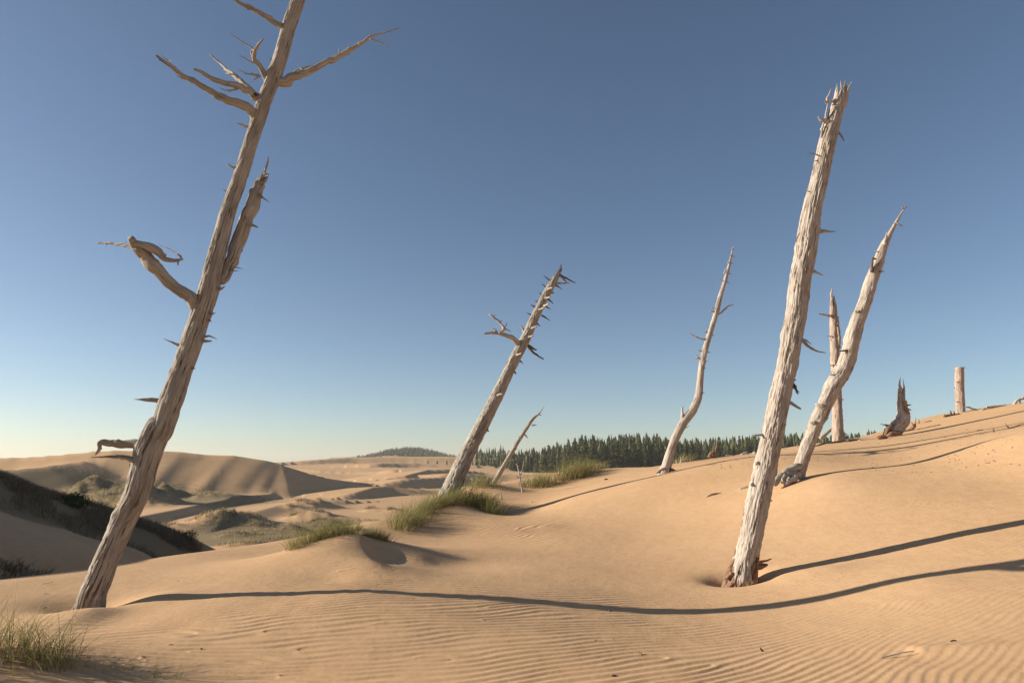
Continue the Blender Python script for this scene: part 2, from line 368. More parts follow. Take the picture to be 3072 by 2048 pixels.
M_HUMMOCK = leaf_material('pale_dune_grass', (.20, .160, .075), (.42, .32, .17))
M_CONIFER = leaf_material('conifer_needles', (.028, .035, .006), (.080, .083, .016), .15, .7)
M_BUSH = leaf_material('bush_leaves', (.022, .040, .010), (.065, .095, .022), .25)

# ------------------------------------------------------------------ mesh and object helpers
def mesh_np(name, V, Q=None, T=None, smooth=True, mat=None, attrs=None):
    me = bpy.data.meshes.new(name); V = np.ascontiguousarray(V, np.float32)
    loops, starts = [], []; o = 0
    if Q is not None and len(Q): Q = np.asarray(Q, np.int32); loops.append(Q.ravel()); starts.append(o + 4*np.arange(len(Q))); o += 4*len(Q)
    if T is not None and len(T): T = np.asarray(T, np.int32); loops.append(T.ravel()); starts.append(o + 3*np.arange(len(T))); o += 3*len(T)
    L = np.concatenate(loops).astype(np.int32); S = np.concatenate(starts).astype(np.int32)
    me.vertices.add(len(V)); me.vertices.foreach_set('co', V.ravel())
    me.loops.add(len(L)); me.loops.foreach_set('vertex_index', L)
    me.polygons.add(len(S)); me.polygons.foreach_set('loop_start', S)
    me.update(calc_edges=True); me.validate()
    me.polygons.foreach_set('use_smooth', np.full(len(me.polygons), smooth))
    for k, (typ, arr) in (attrs or {}).items():
        at_ = me.attributes.new(k, typ, 'POINT')
        at_.data.foreach_set('vector' if typ == 'FLOAT_VECTOR' else 'value', np.ascontiguousarray(arr, np.float32).ravel())
    if mat: me.materials.append(mat)
    return me
def obj(name, me, parent=None):
    o = bpy.data.objects.new(name, me); COL.objects.link(o)
    if parent is not None:
        o.parent = parent
        root = parent
        off = Vector((0, 0, 0))
        while root is not None: off += root.location; root = root.parent
        o.location = -off                                   # geometry is written in world coordinates
    return o
def tag(o, label=None, cat=None, group=None, kind=None):
    for k, v in (('label', label), ('category', cat), ('group', group), ('kind', kind)):
        if v: o[k] = v
    return o
def thing(name, loc, label, cat, group=None):
    o = bpy.data.objects.new(name, None); COL.objects.link(o); o.location = [float(c) for c in loc]; o.empty_display_size = .2
    return tag(o, label, cat, group)

# ------------------------------------------------------------------ ground sheet
nr, na = GX.shape
idx = np.arange(nr*na).reshape(nr, na)
Q = np.stack([idx[:-1, :-1], idx[:-1, 1:], idx[1:, 1:], idx[1:, :-1]], -1).reshape(-1, 4)[:, ::-1]
litter = np.zeros(GX.shape)
litter += .62*np.exp(-((GX+96)/46)**4 - ((GY-165)/32)**4)
litter += .66*sstep(80, 90, GY)*sstep(124, 112, GY)*sstep(-52, -44, GX)*sstep(-12, -24, GX)
hs = (RR > 13) & (RR < 40) & (GX < -6)
hl_depth = np.zeros(GX.shape)
hl_depth[hs] = sstep(-2.6, -.6, (GZ[hs] - (hill_f(np.clip(GX[hs]-3.5, -45, 0), np.clip(GY[hs]+2.5, 2, 40)))))*1.0
LIT_HILL = [D(-40,1085,23)[:2], D(60,1113,23.5)[:2], D(180,1160,24.5)[:2], D(330,1208,25.5)[:2], D(450,1266,26.5)[:2]]
dH, sH, _ = polydist(GX[hs], GY[hs], [tuple(p) for p in LIT_HILL])
litter[hs] += .95*np.exp(-(np.maximum(0, dH-.6)/3.4)**2)
V = np.stack([GX, GY, GZ], -1).reshape(-1, 3)
g = obj('sand_dunes', mesh_np('sand_dunes', V, Q, mat=M_SAND, attrs={'litter': ('FLOAT', litter.ravel())}))
tag(g, 'pale tan rippled sand dunes reaching to the horizon', None, None, 'structure')

# ------------------------------------------------------------------ limbs
def resample(P, W, step):
    P = np.array(P, float); W = np.array(W, float)
    seg = np.linalg.norm(np.diff(P, axis=0), axis=1); s = np.concatenate([[0], np.cumsum(seg)]); L = s[-1]
    n = max(3, int(L/step)+1); t = np.linspace(0, L, n)
    def herm(Y):                                             # monotone-ish cubic through the points
        m = np.gradient(Y, s, axis=0) if len(s) > 2 else np.repeat((Y[1:]-Y[:1])/L, 2, axis=0)
        i = np.clip(np.searchsorted(s, t, 'right')-1, 0, len(s)-2); h = (s[i+1]-s[i]); q = (t-s[i])/h
        if Y.ndim > 1: h = h[:, None]; q = q[:, None]
        return (2*q**3-3*q**2+1)*Y[i] + (q**3-2*q**2+q)*h*m[i] + (-2*q**3+3*q**2)*Y[i+1] + (q**3-q**2)*h*m[i+1]
    return herm(P), np.maximum(np.interp(t, s, W), .0008), t, L
def limb(name, P, Rd, mat, segs=10, step=.03, rough=.12, fiss=0., seed=0, jag=0., tip=True, flat=None, knots=0., nubs=0.):
    """tapering limb of weathered wood: P points, Rd radii; jag = metres of splintered top"""
    C, r, t, L = resample(P, Rd, step); n = len(C)
    if nubs:                                                # wind-bitten branches are never quite straight
        wq = np.minimum(1, np.minimum(t/(.08*L+1e-6), 1))
        for c_ in range(3): C[:, c_] += wq*(.55*r*noise2(t/(7*r.mean())+seed, t*0, c_+1.) + .35*r*noise2(t/(2.5*r.mean())+seed, t*0, c_+5.))
    T = np.gradient(C, axis=0); T /= np.linalg.norm(T, axis=1)[:, None]
    ref = np.array((0., 1., 0.)); n1 = np.cross(T, ref); ln = np.linalg.norm(n1, axis=1)
    n1[ln < .2] = np.cross(T[ln < .2], np.array((1., .1, .2))); n1 /= np.linalg.norm(n1, axis=1)[:, None]; n2 = np.cross(n1, T)
    th = np.linspace(0, 2*math.pi, segs, endpoint=False)
    tt, ang = np.meshgrid(t, th, indexing='ij'); tw = ang + .35*tt*(.5+.5*math.sin(seed))
    ca, sa = np.cos(tw), np.sin(tw)
    rm = float(np.mean(r))
    k = seed*7.31
    disp = rough*noise3(ca*1.1+k, sa*1.1+3.1, tt/(rm*7+.02)) + rough*.5*noise3(ca*2.2+k, sa*2.2+9., tt/(rm*3+.01))
    if fiss:
        wv = .25*noise3(ca*2+k, sa*2, tt*3)
        f = noise3(ca*6.5+k+wv, sa*6.5+5.+wv, tt*2.2); f2 = noise3(ca*12+k+wv, sa*12+2., tt*2.6); f3 = noise3(ca*3.4+k, sa*3.4+7., tt*7.5); f4 = noise3(ca*8+k, sa*8+1., tt*15)
        disp = disp + fiss*(-.55*np.clip(1-np.abs(f)*5, 0, 1) + .48*f2 + .30*f3 + .22*f4 - .7*np.clip(f3*f-.12, 0, 1))
    if knots:
        kk = np.random.default_rng(seed+40)
        for _ in range(int(L*knots)):
            a0, t0 = kk.uniform(0, 2*math.pi), kk.uniform(.03*L, .97*L); s0 = kk.uniform(.4, 1.)
            da = np.angle(np.exp(1j*(ang-a0))); disp = disp + .20*s0*np.exp(-(da/.30)**2 - ((tt-t0)/(.55*rm))**2)
    if nubs:
        kk = np.random.default_rng(seed+90)
        for _ in range(int(3+L*nubs)):
            a0, t0 = kk.uniform(0, 2*math.pi), kk.uniform(.05*L, .97*L); s0 = kk.uniform(.3, 1.1)
            da = np.angle(np.exp(1j*(ang-a0))); rl = np.interp(t0, t, r); disp = disp + s0*min(1., .022/rl)*np.exp(-(da/.45)**2 - ((tt-t0)/(.45*rl+.004))**2)
    rad = r[:, None]*(1+disp)
    V = C[:, None] + rad[..., None]*(np.cos(ang)[..., None]*n1[:, None] + np.sin(ang)[..., None]*n2[:, None])
    if jag:
        j = np.clip(.5 + .75*noise2(np.cos(th)*2.3+k, np.sin(th)*2.3, 2.) + .5*noise2(np.cos(th)*6+k, np.sin(th)*6, 4.), 0, 1)
        Lb = L-1.6*jag; cut = np.where(tt < Lb, 0, (tt-Lb)/(L-Lb))*(jag*j)[None]
        V = V - T[:, None]*cut[..., None]
    V = V.reshape(-1, 3); gr = np.stack([ca*rm*2.2+k, sa*rm*2.2, tt], -1).reshape(-1, 3)
    id_ = np.arange(n*segs).reshape(n, segs); nx = np.roll(id_, -1, axis=1)
    Q = np.stack([id_[:-1], nx[:-1], nx[1:], id_[1:]], -1).reshape(-1, 4)
    end = C[-1] + (T[-1]*r[-1]*1.5 if (tip and not jag) else (-T[-1]*jag*.95 if jag else T[-1]*r[-1]*.1))
    V = np.concatenate([V, [C[0], end]]); gr = np.concatenate([gr, [(k, 0, 0), (k, 0, L)]])
    a, b = len(V)-2, len(V)-1
    Tt = [(id_[0, (i+1) % segs], id_[0, i], a) for i in range(segs)] + [(id_[-1, i], id_[-1, (i+1) % segs], b) for i in range(segs)]
    return mesh_np(name, V, Q, Tt, mat=mat, attrs={'grain': ('FLOAT_VECTOR', gr)})

CROPS = {'A1': (250,0,.44643), 'A2': (200,600,.44643), 'A3': (0,1250,.50905), 'A4': (800,1250,.38265), 'A5': (1250,750,.5102), 'A6': (1850,700,.5102),
         'A7': (2250,200,.44643), 'A8': (2100,900,.57377), 'B1': (2500,1000,.25513), 'B4': (1400,1250,.38265), 'B6': (1600,1650,.62585), 'B8': (2200,1250,.37075), 'B5': (0,1700,.34014), 'B2': (0,1250,.31891)}
def S_(c, x, y): ox, oy, s = CROPS[c]; return ox+s*x, oy+s*y
def pts3(c, pts, Y, out=0.):                               # limb axis in space; 'out' bends it nearer (-) or farther (+) along its length
    n = len(pts); r = []
    for i, p in enumerate(pts):
        u, v = S_(p[3] if len(p) > 3 else c, p[0], p[1]); r.append(at(u, v, Y + out*i/max(1, n-1)))
    return r
def pxw(c, x, y, w, Y): u, v = S_(c, x, y); return w*CROPS[c][2]*px_size(u, v, Y)/2

sd_ = [0]
def branch(parent, c, pts, w0, w1, Y, mat, name='branch', out=0., segs=9, rough=.18, jag=0., ws=None, tip=True):
    sd_[0] += 1
    P = pts3(c, pts, Y, out); n = len(pts)
    ww = ws if ws else [w0 + (w1-w0)*i/(n-1) for i in range(n)]
    Rd = [pxw(c, p[0], p[1], w, Y) for p, w in zip(pts, ww)]
    L = sum(np.linalg.norm(P[i+1]-P[i]) for i in range(n-1))
    return obj(name, limb(name, P, Rd, mat, segs=segs, step=max(.006, min(.02, L/16)), rough=rough*1.4, fiss=.2, seed=sd_[0], jag=jag, tip=tip, nubs=9. if Y < 12 else 5.), parent)

def trunk_of(parent, pts, Y, mat, below=.7, seed=1, jag=.3, segs=72, fiss=.16, rough=.05, lean=0., name='trunk', knots=2.2, step=.022):
    P, Rd = [], []
    n = len(pts)
    for i, (c, x, y, w) in enumerate(pts):
        u, v = S_(c, x, y); yy = Y + lean*i/(n-1); P.append(at(u, v, yy)); Rd.append(.94*w*CROPS[c][2]*px_size(u, v, yy)/2)
    d = P[0]-P[1]; d /= np.linalg.norm(d); P = [P[0]+d*below] + P; Rd = [Rd[0]*1.04] + Rd
    return obj(name, limb(name, P, Rd, mat, segs=segs, step=step, rough=rough, fiss=fiss, seed=seed, jag=jag, tip=not jag, knots=knots), parent)
def base_of(c, x, y, rmin=3.0):
    u, v = S_(c, x, y); return hit(u, v, rmin)[0]
G_TREES = 'bleached dead trees standing in the sand'

# --- the tall left tree
Y1 = 8.6; b = at(*S_('A3', 525, 1112), Y1); b[2] = gz(b[0], b[1])
t1 = thing('dead_tree', b, 'tallest dead tree at far left with bare side branches, cut by the top edge', 'dead tree', G_TREES)
trunk_of(t1, [('A3',530,1130,172),('A3',545,1050,152),('A3',580,970,148),('A3',612,880,142),('A3',668,750,140),('A3',735,600,142),('A3',808,450,146),('A3',850,300,152),('A3',885,180,165),('A3',945,50,148),
              ('A2',622,1568,152),('A2',705,1340,158),('A2',772,1150,134),('A2',842,950,142),('A2',905,760,138),('A2',955,600,142),('A2',990,440,124),('A2',1040,250,112),('A2',1110,0,100),
              ('A1',1015,1300,100),('A1',1080,1100,96),('A1',1160,850,96),('A1',1212,690,98),('A1',1262,560,98),('A1',1322,400,98),('A1',1385,170,96),('A1',1445,0,92),('A1',1540,-300,78),('A1',1630,-620,52)],
         Y1, M_GREY, seed=1, jag=.5, segs=104, fiss=.13, rough=.04, step=.018)
for c, p, w0, w1, o in [
    ('A1', [(1350,185),(1310,160),(1250,120),(1120,55),(1030,10),(985,-20),(900,-70)], 46, 10, -.5),
    ('A1', [(1290,545),(1330,545),(1400,530),(1480,490),(1560,455),(1680,390),(1800,330),(1880,285),(1945,245),(2010,225),(2125,190)], 70, 4, .4),
    ('A1', [(1235,540),(1215,490),(1180,435),(1150,395),(1157,350),(1178,300),(1206,265)], 46, 12, -.4),
    ('A1', [(1190,665),(1150,630),(1100,615),(1030,585),(930,550),(840,510),(790,480),(745,465)], 60, 14, -.6),
    ('A1', [(1195,660),(1150,632),(1100,590),(1040,530),(985,485),(920,430),(850,365)], 56, 9, .5),
    ('A1', [(1160,810),(1135,765),(1090,725),(1030,695),(940,665),(860,620),(780,575),(720,535),(650,500),(600,455),(540,410),(490,372)], 66, 12, -.7),
    ('A3', [(850,200),(805,165),(720,158),(650,150),(600,146),(590,158),(585,180),(562,218)], 60, 14, -.15),
    ('A3', [(835,260),(790,245),(720,238),(640,235),(535,240)], 50, 4, -.3)]:
    br = branch(t1, c, p, w0, w1, Y1, M_GREY, out=o, segs=12)
    tw = []
    if p[0] == (1290,545): tw = [([(1925,262),(2000,285),(2055,315)], 14, 2), ([(1410,500),(1450,468),(1490,455),(1540,438)], 20, 5), ([(1715,375),(1718,325)], 9, 4), ([(1855,302),(1848,278)], 8, 5), ([(1470,470),(1437,436)], 8, 2)]
    if p[0] == (1235,540): tw = [([(1150,400),(1132,350),(1140,335),(1065,280),(975,220)], 22, 3), ([(1150,425),(1100,400),(1045,370)], 14, 2), ([(1180,505),(1100,495),(1040,470)], 16, 3), ([(1190,515),(1155,530),(1125,550)], 14, 3)]
    if p[0] == (1190,665): tw = [([(1035,600),(980,608),(945,604),(915,590)], 18, 3), ([(985,570),(955,560)], 10, 5)]
    if p[0] == (1195,660): tw = [([(1035,530),(1040,508)], 9, 5), ([(985,495),(955,495)], 9, 5)]
    if p[0] == (1160,810): tw = [([(600,458),(580,420),(520,365)], 10, 3), ([(680,535),(650,520),(622,507)], 14, 2), ([(565,425),(590,405)], 8, 4)]
    for q, a_, z_ in tw: branch(br, c, q, a_, z_, Y1+.5*o, M_GREY, 'twig', out=o*.3, segs=7, rough=.25)
st = branch(t1, 'A2', [(1040,560),(1050,530),(1092,430),(1130,330),(1165,240),(1215,120),(1260,0),(1165,1270,0,'A1'),(1200,1190,0,'A1'),(1230,1125,0,'A1')], 0, 0, Y1+.05, M_GREY, 'side_stem', out=.15, segs=28, jag=.22,
            ws=[40,62,70,74,80,82,80,72,58,42])
for c, q, a_, z_ in [('A1',[(1222,1150),(1240,1085),(1243,1055)],16,6),('A2',[(1215,165),(1250,172),(1282,182)],22,10),('A1',[(1180,1310),(1215,1335),(1250,1358)],20,2),('A1',[(1215,1165),(1250,1170)],12,6),('A2',[(1085,470),(1130,452),(1180,462)],20,3),('A2',[(1090,475),(1155,475)],14,3),('A2',[(1120,400),(1150,390)],14,5),('A2',[(1170,150),(1195,135),(1215,118)],24,8)]:
    branch(st, c, q, a_, z_, Y1+.1, M_GREY, 'twig', out=-.1, segs=7)
fb = branch(t1, 'A2', [(880,750),(850,690),(828,640),(790,608),(720,570),(630,500),(560,420),(500,340),(450,280),(428,248)], 0, 0, Y1, M_GREY, out=-.7, segs=20, ws=[60,84,86,78,74,76,78,70,58,40], tip=False)
for q, a_, z_, ws in [([(455,290),(540,310),(610,345),(670,392),(720,405),(775,398)], 0, 0, [44,60,62,40,28,16]), ([(772,400),(765,380),(740,358),(680,325),(608,298)], 18, 3, None), ([(750,405),(748,438)], 14, 6, None),
                  ([(480,335),(420,314),(350,297),(290,290),(212,288)], 20, 13, None), ([(345,297),(400,285)], 12, 5, None), ([(260,290),(262,308)], 9, 4, None)]:
    branch(fb, 'A2', q, a_, z_, Y1-.65, M_GREY, 'twig', out=.25 if q[0][0] > 440 else -.1, segs=10, ws=ws)
for c, q, a_, z_ in [('A1',[(1125,860),(1060,837),(1030,825)],24,3),('A1',[(1055,1140),(1010,1130),(970,1103)],30,6),('A1',[(1000,1290),(960,1285),(936,1271)],18,2),('A1',[(1270,410),(1255,395)],14,7),
    ('A2',[(790,985),(750,972),(650,932)],34,2),('A2',[(640,1355),(590,1347),(520,1343),(450,1338)],40,2),('A2',[(620,1340),(560,1334),(485,1335)],20,2),('A2',[(900,925),(945,915),(1008,932)],26,3),('A2',[(905,950),(970,948)],26,10),
    ('A2',[(965,765),(1000,758)],18,3),('A2',[(835,1130),(866,1131)],16,4),('A2',[(1030,600),(1065,580)],20,4),('A2',[(950,805),(974,815)],16,4),('A3',[(800,305),(775,295),(763,278)],24,8),('A3',[(900,60),(874,52)],18,3),('A3',[(540,925),(508,922)],12,4)]:
    branch(t1, c, q, a_, z_, Y1, M_GREY, 'stub', out=-.05, segs=8)

# --- the leaning tree on the grassy mound
Y2 = 19.0; b = at(*S_('A5', 190, 1440), Y2); b[2] = gz(b[0], b[1])
t2 = thing('dead_tree', b, 'grey dead tree leaning right out of the grassy mound at the centre', 'dead tree', G_TREES)
trunk_of(t2, [('A5',150,1510,130),('A5',187,1440,116),('A5',275,1245,98),('A5',340,1110,88),('A5',425,950,82),('A5',495,810,74),('A5',572,650,68),('A5',640,520,62),('A5',700,385,53),('A5',760,265,50),('A5',805,180,48),('A5',846,100,30)], Y2, M_GREY, seed=2, jag=.55, segs=72, fiss=.16, step=.03)
br = branch(t2, 'A5', [(612,560),(590,543),(565,520),(530,505),(480,490),(440,488),(402,492)], 36, 12, Y2, M_PALE, out=-.6)
for q, a_, z_ in [([(480,492),(512,468),(490,430),(455,400),(430,380)],20,10),([(510,462),(524,448),(529,426)],10,4),([(515,460),(550,478)],12,4),([(455,488),(462,466),(446,460)],14,5),([(490,425),(500,412)],9,4),([(455,398),(450,384),(462,382)],9,4)]:
    branch(br, 'A5', q, a_, z_, Y2-.5, M_PALE, 'twig', segs=7)
br = branch(t2, 'A5', [(640,545),(660,570),(692,605),(745,640)], 22, 8, Y2, M_DARK, out=.5); branch(br, 'A5', [(660,565),(702,585)], 18, 10, Y2+.1, M_DARK, 'twig', segs=7)
for q, a_, z_, m in [([(640,490),(625,465),(611,440)],22,6,M_GREY),([(840,145),(890,172),(935,194)],18,3,M_DARK),([(805,195),(850,196),(897,193)],16,6,M_PALE),([(845,150),(882,190)],14,5,M_GREY),([(845,120),(850,80)],14,2,M_DARK)] + \
    [([a,bb],13,3,M_DARK) for a, bb in [((790,182),(748,153)),((770,226),(735,198)),((750,272),(718,248)),((722,308),(697,298)),((708,340),(670,322)),((682,388),(648,369)),((808,200),(855,229)),((792,250),(809,253)),((775,290),(803,315)),((752,326),(788,348)),((733,382),(785,414)),((708,432),(728,446)),((600,645),(625,668)),((574,715),(584,729)),((412,1052),(425,1067))]] + \
    [([(x-13,y+4),(x+13,y-5)],14,9,M_PALE) for x, y in [(785,228),(770,280),(762,323),(735,345),(690,455),(672,508),(600,612),(488,848)]]:
    front = m is M_PALE and abs(q[0][1]-q[-1][1]) == 9
    branch(t2, 'A5', q, a_, z_, Y2-.25 if front else Y2, m, 'stub', out=-.2 if front else 0, segs=7)

# --- slim leaning snag beyond the mound
Y3 = 26.0; b = at(*S_('A5', 435, 1398), Y3); b[2] = gz(b[0], b[1])
t3 = thing('dead_tree', b, 'thin short leaning dead tree before the forest, right of the grassy mound', 'dead tree', G_TREES)
trunk_of(t3, [('A5',432,1400,32),('A5',500,1290,30),('A5',547,1210,28),('A5',600,1120,24),('A5',650,1040,24),('A5',690,985,20),('A5',716,964,9),('A5',749,919,3)], Y3, M_GREY, seed=3, jag=0, segs=20, step=.06)
for q in ([(680,1028),(704,1027)],[(636,1085),(654,1104)],[(712,962),(731,971)],[(615,1115),(600,1098)],[(575,1175),(588,1170)],[(640,1045),(650,1050)]): branch(t3, 'A5', q, 9, 4, Y3-.05, M_PALE, 'stub', segs=6)

# --- forked bare sapling
Y9 = 23.0; p = base_of('A5', 621, 1425, 15)
if not np.isnan(p[0]): Y9 = float(p[1])
b = at(*S_('A5', 621, 1424), Y9); b[2] = gz(b[0], b[1])
t9 = thing('dead_sapling', b, 'tiny bare forked sapling standing in front of the forest, right of the thin leaning snag', 'sapling')
trunk_of(t9, [('A5',622,1430,10),('A5',610,1350,9),('A5',602,1310,8),('A5',592,1265,6),('A5',588,1250,2)], Y9, M_PALE, below=.2, seed=4, jag=0, segs=10, knots=0)
branch(t9, 'A5', [(605,1325),(617,1305),(625,1270),(628,1235)], 7, 3, Y9, M_PALE, out=.1, segs=7); branch(t9, 'A5', [(606,1338),(586,1331)], 6, 4, Y9, M_PALE, segs=6); branch(t9, 'A5', [(594,1270),(582,1256)], 5, 2, Y9, M_PALE, segs=6)

# --- tall crooked tree at the crest
Y4 = 19.8; b = at(*S_('A6', 285, 1392), Y4); b[2] = gz(b[0], b[1])
t4 = thing('dead_tree', b, 'slender dead tree with crooked foot and long thin top, before the forest', 'dead tree', G_TREES)
trunk_of(t4, [('A6',280,1405,78),('A6',292,1370,62),('A6',320,1270,50),('A6',352,1190,52),('A6',392,1112,58),('A6',440,1050,52),('A6',478,970,46),('A6',490,880,42),('A6',500,780,38),('A6',527,660,36),('A6',560,550,34),('A6',590,450,32),('A6',612,360,28),('A6',640,270,24),('A6',661,190,18),('A6',676,120,10),('A6',685,78,3)], Y4, M_PALE, seed=5, jag=0, segs=36, step=.05)
for q, a_, z_ in [([(392,1090),(384,1055),(388,1018)],26,9),([(585,482),(610,468),(640,440),(660,425),(687,421)],16,4),([(520,622),(470,610),(450,600),(423,582)],10,4),([(502,742),(480,730),(468,714)],12,4),([(480,732),(462,736)],8,4),([(510,694),(478,688)],10,4),([(545,582),(510,577)],12,5),([(572,457),(548,458)],11,5),([(572,440),(556,438)],8,4)] + \
    [([a,bb],8,3) for a, bb in [((530,698),(552,700)),((515,749),(535,752)),((560,598),(574,599)),((652,233),(675,239)),((640,282),(661,291)),((667,130),(695,135)),((652,170),(688,180)),((622,278),(602,271)),((498,936),(516,938)),((400,1145),(425,1130)),((360,1150),(345,1165)),((515,790),(524,793)),((632,235),(640,205)),((675,95),(690,92))]]:
    branch(t4, 'A6', q, a_, z_, Y4-.02, M_PALE, 'stub' if len(q) < 4 else 'branch', segs=7)
branch(t4, 'A6', [(285,1385),(262,1392),(238,1408)], 26, 10, Y4-.1, M_DARK, 'root', segs=9); branch(t4, 'A6', [(310,1385),(330,1388),(350,1398)], 22, 8, Y4-.1, M_DARK, 'root', segs=9)

# --- the big pale tree at right
Y5 = 10.0; b = at(*S_('A8', 235, 1425), Y5); b[2] = gz(b[0], b[1])
t5 = thing('dead_tree', b, 'thick pale dead trunk at right with splintered top and reddish bark foot', 'dead tree', G_TREES)
trunk_of(t5, [('A8',222,1455,150),('A8',232,1400,138),('A8',246,1330,124),('A8',266,1240,118),('A8',292,1100,122),('A8',318,980,124),('A8',340,880,118),('A8',367,760,116),('A8',396,620,114),('A8',420,500,112),('A8',447,380,108),('A8',476,220,108),('A8',502,80,112),
              ('A7',322,1568,146),('A7',345,1400,142),('A7',378,1220,148),('A7',397,1080,142),('A7',417,960,128),('A7',450,820,120),('A7',485,680,120),('A7',512,540,116),('A7',550,400,104),('A7',585,280,88),('A7',606,190,82),('A7',622,110,70)],
         Y5, M_PALE, seed=6, jag=.30, segs=110, fiss=.16, rough=.05, knots=3.2, step=.018)
# bark collar at the foot
sd_[0] += 1
P = [at(*S_('A8', x, y), Y5) for x, y in [(196,1570),(212,1500),(228,1425),(240,1370),(252,1318)]]
obj('bark', limb('bark', P, [pxw('A8', 0, y, w, Y5)*1.03 for y, w in ((1570,172),(1500,166),(1425,156),(1370,140),(1318,124))], M_BARK, segs=80, step=.012, rough=.06, fiss=.30, seed=33, jag=.36), t5)
for c, q, a_, z_, m in [('A7',[(478,480),(488,400),(508,330),(522,250)],16,7,M_PALE),('A7',[(548,385),(505,372),(475,362),(458,340)],40,8,M_PALE),('A7',[(510,365),(528,320),(538,280)],16,4,M_GREY),('A7',[(575,228),(540,230),(518,226),(535,180),(548,140)],24,4,M_PALE),('A7',[(520,240),(505,235)],22,8,M_PALE),('A7',[(625,270),(645,205),(658,150),(684,103)],40,4,M_PALE),('A7',[(612,140),(610,95)],12,3,M_GREY),
    ('A7',[(590,440),(612,465),(630,497)],20,9,M_PALE),('A7',[(500,670),(478,615),(445,592),(372,580)],18,3,M_GREY),('A7',[(470,625),(425,638)],10,3,M_GREY),('A7',[(440,1095),(470,1105),(515,1108),(577,1108)],44,4,M_GREY),('A7',[(375,1375),(430,1380),(488,1403)],30,6,M_PALE),
    ('A8',[(515,205),(535,212),(560,240),(600,262),(655,275)],26,6,M_PALE),('A8',[(530,206),(555,212),(582,230)],14,3,M_PALE),('A8',[(478,430),(500,462),(513,490)],22,6,M_DARK),('A8',[(480,445),(520,482)],10,3,M_DARK),('A8',[(452,528),(490,545),(523,565)],20,11,M_GREY),('A8',[(485,420),(502,414)],12,4,M_GREY),('A8',[(432,648),(450,655)],14,4,M_GREY),
    ('A8',[(340,842),(310,848),(290,858)],26,10,M_PALE),('A8',[(350,1040),(376,1048)],22,5,M_PALE),('A8',[(330,1130),(352,1136)],18,5,M_PALE),('A8',[(305,1210),(331,1220)],18,5,M_PALE),('A8',[(325,705),(286,704)],16,6,M_PALE),('A8',[(300,970),(268,966)],26,12,M_PALE),('A7',[(385,835),(372,833)],10,3,M_PALE)]:
    branch(t5, c, q, a_, z_, Y5-.03, m, 'branch' if len(q) > 3 else 'stub', segs=10, out=-.06)
for q, a_, z_ in [([(285,1385),(320,1390),(352,1382)],46,10),([(300,1372),(340,1362),(372,1352)],18,6),([(165,1425),(145,1445),(128,1452)],34,12)]:
    branch(t5, 'A8', q, a_, z_, Y5-.05, M_BARK, 'root', segs=10)

# --- crooked tree behind it
Y6 = 15.0; b = at(*S_('A8', 505, 935), Y6); b[2] = gz(b[0], b[1])
t6 = thing('dead_tree', b, 'crooked dead tree with spread roots, just right of the thick pale trunk', 'dead tree', G_TREES)
trunk_of(t6, [('A8',496,965,96),('A8',506,925,84),('A8',530,850,70),('A8',570,740,72),('A8',610,640,76),('A8',660,530,80),('A8',702,440,92),('A8',746,370,94),('A8',776,290,86),('A8',796,200,82),('A8',832,90,72),('A8',865,0,70),
              ('A7',800,1480,86),('A7',840,1370,78),('A7',872,1280,70),('A7',906,1190,54),('A7',942,1120,32),('A7',985,1040,20),('A7',1020,980,12),('A7',1040,948,4)], Y6, M_PALE, seed=7, jag=0, segs=48, fiss=.17, rough=.08, knots=3.5, step=.04)
for c, q, a_, z_, m in [('A7',[(905,1195),(915,1150),(921,1112)],34,5,M_PALE),('A7',[(822,1375),(824,1330),(832,1288),(848,1292)],24,8,M_DARK),('A7',[(1040,952),(1020,948)],10,6,M_PALE),('A7',[(1035,950),(1052,942)],14,7,M_PALE),('A7',[(985,1050),(1022,1070)],14,8,M_PALE),('A7',[(870,1375),(900,1375)],16,6,M_GREY),('A7',[(975,1060),(968,1050)],8,4,M_GREY),('A7',[(865,1245),(840,1240)],10,4,M_PALE),
    ('A8',[(800,268),(765,264),(728,268)],20,4,M_DARK),('A8',[(745,402),(710,392),(678,388)],22,4,M_PALE),('A8',[(775,415),(745,385)],16,5,M_PALE),('A8',[(640,560),(612,546)],36,18,M_PALE),('A8',[(600,640),(578,640)],22,8,M_GREY),('A8',[(830,60),(812,58)],20,8,M_PALE)]:
    branch(t6, c, q, a_, z_, Y6-.12, m, 'stub', segs=8)
branch(t6, 'A8', [(520,870),(480,890),(440,912),(405,938),(388,960)], 44, 30, Y6-.1, M_GREY, 'root', out=-.35, segs=14); branch(t6, 'A8', [(515,910),(480,935),(448,958)], 46, 26, Y6-.15, M_PALE, 'root', out=-.3, segs=12); branch(t6, 'A8', [(500,900),(470,905),(440,925),(430,945)], 26, 20, Y6-.2, M_GREY, 'root', out=-.25, segs=12)

# --- upright trunk on the crest
Y7 = 24.0; b = at(*S_('A8', 722, 735), Y7); b[2] = gz(b[0], b[1])
t7 = thing('dead_tree', b, 'straight upright pinkish dead trunk on the crest, partly behind the crooked tree', 'dead tree', G_TREES)
trunk_of(t7, [('A8',722,745,64),('A8',719,640,56),('A8',713,450,51),('A8',706,300,48),('A8',701,180,45),('A8',698,90,40),('A8',695,0,36),('A8',693,-40,24)], Y7, M_PINK, seed=8, jag=.7, segs=36, step=.06)
for q, a_, z_ in [([(690,82),(650,74),(620,72)],14,6),([(725,250),(723,150),(720,90)],26,10),([(690,0),(688,-40),(691,-64)],14,3),([(700,0),(702,-25)],10,3),([(695,340),(678,342)],10,4),([(735,520),(750,518)],10,4),([(738,630),(750,628)],9,4),([(685,190),(662,188)],8,3)]: branch(t7, 'A8', q, a_, z_, Y7-.1, M_PINK, 'stub', segs=8)

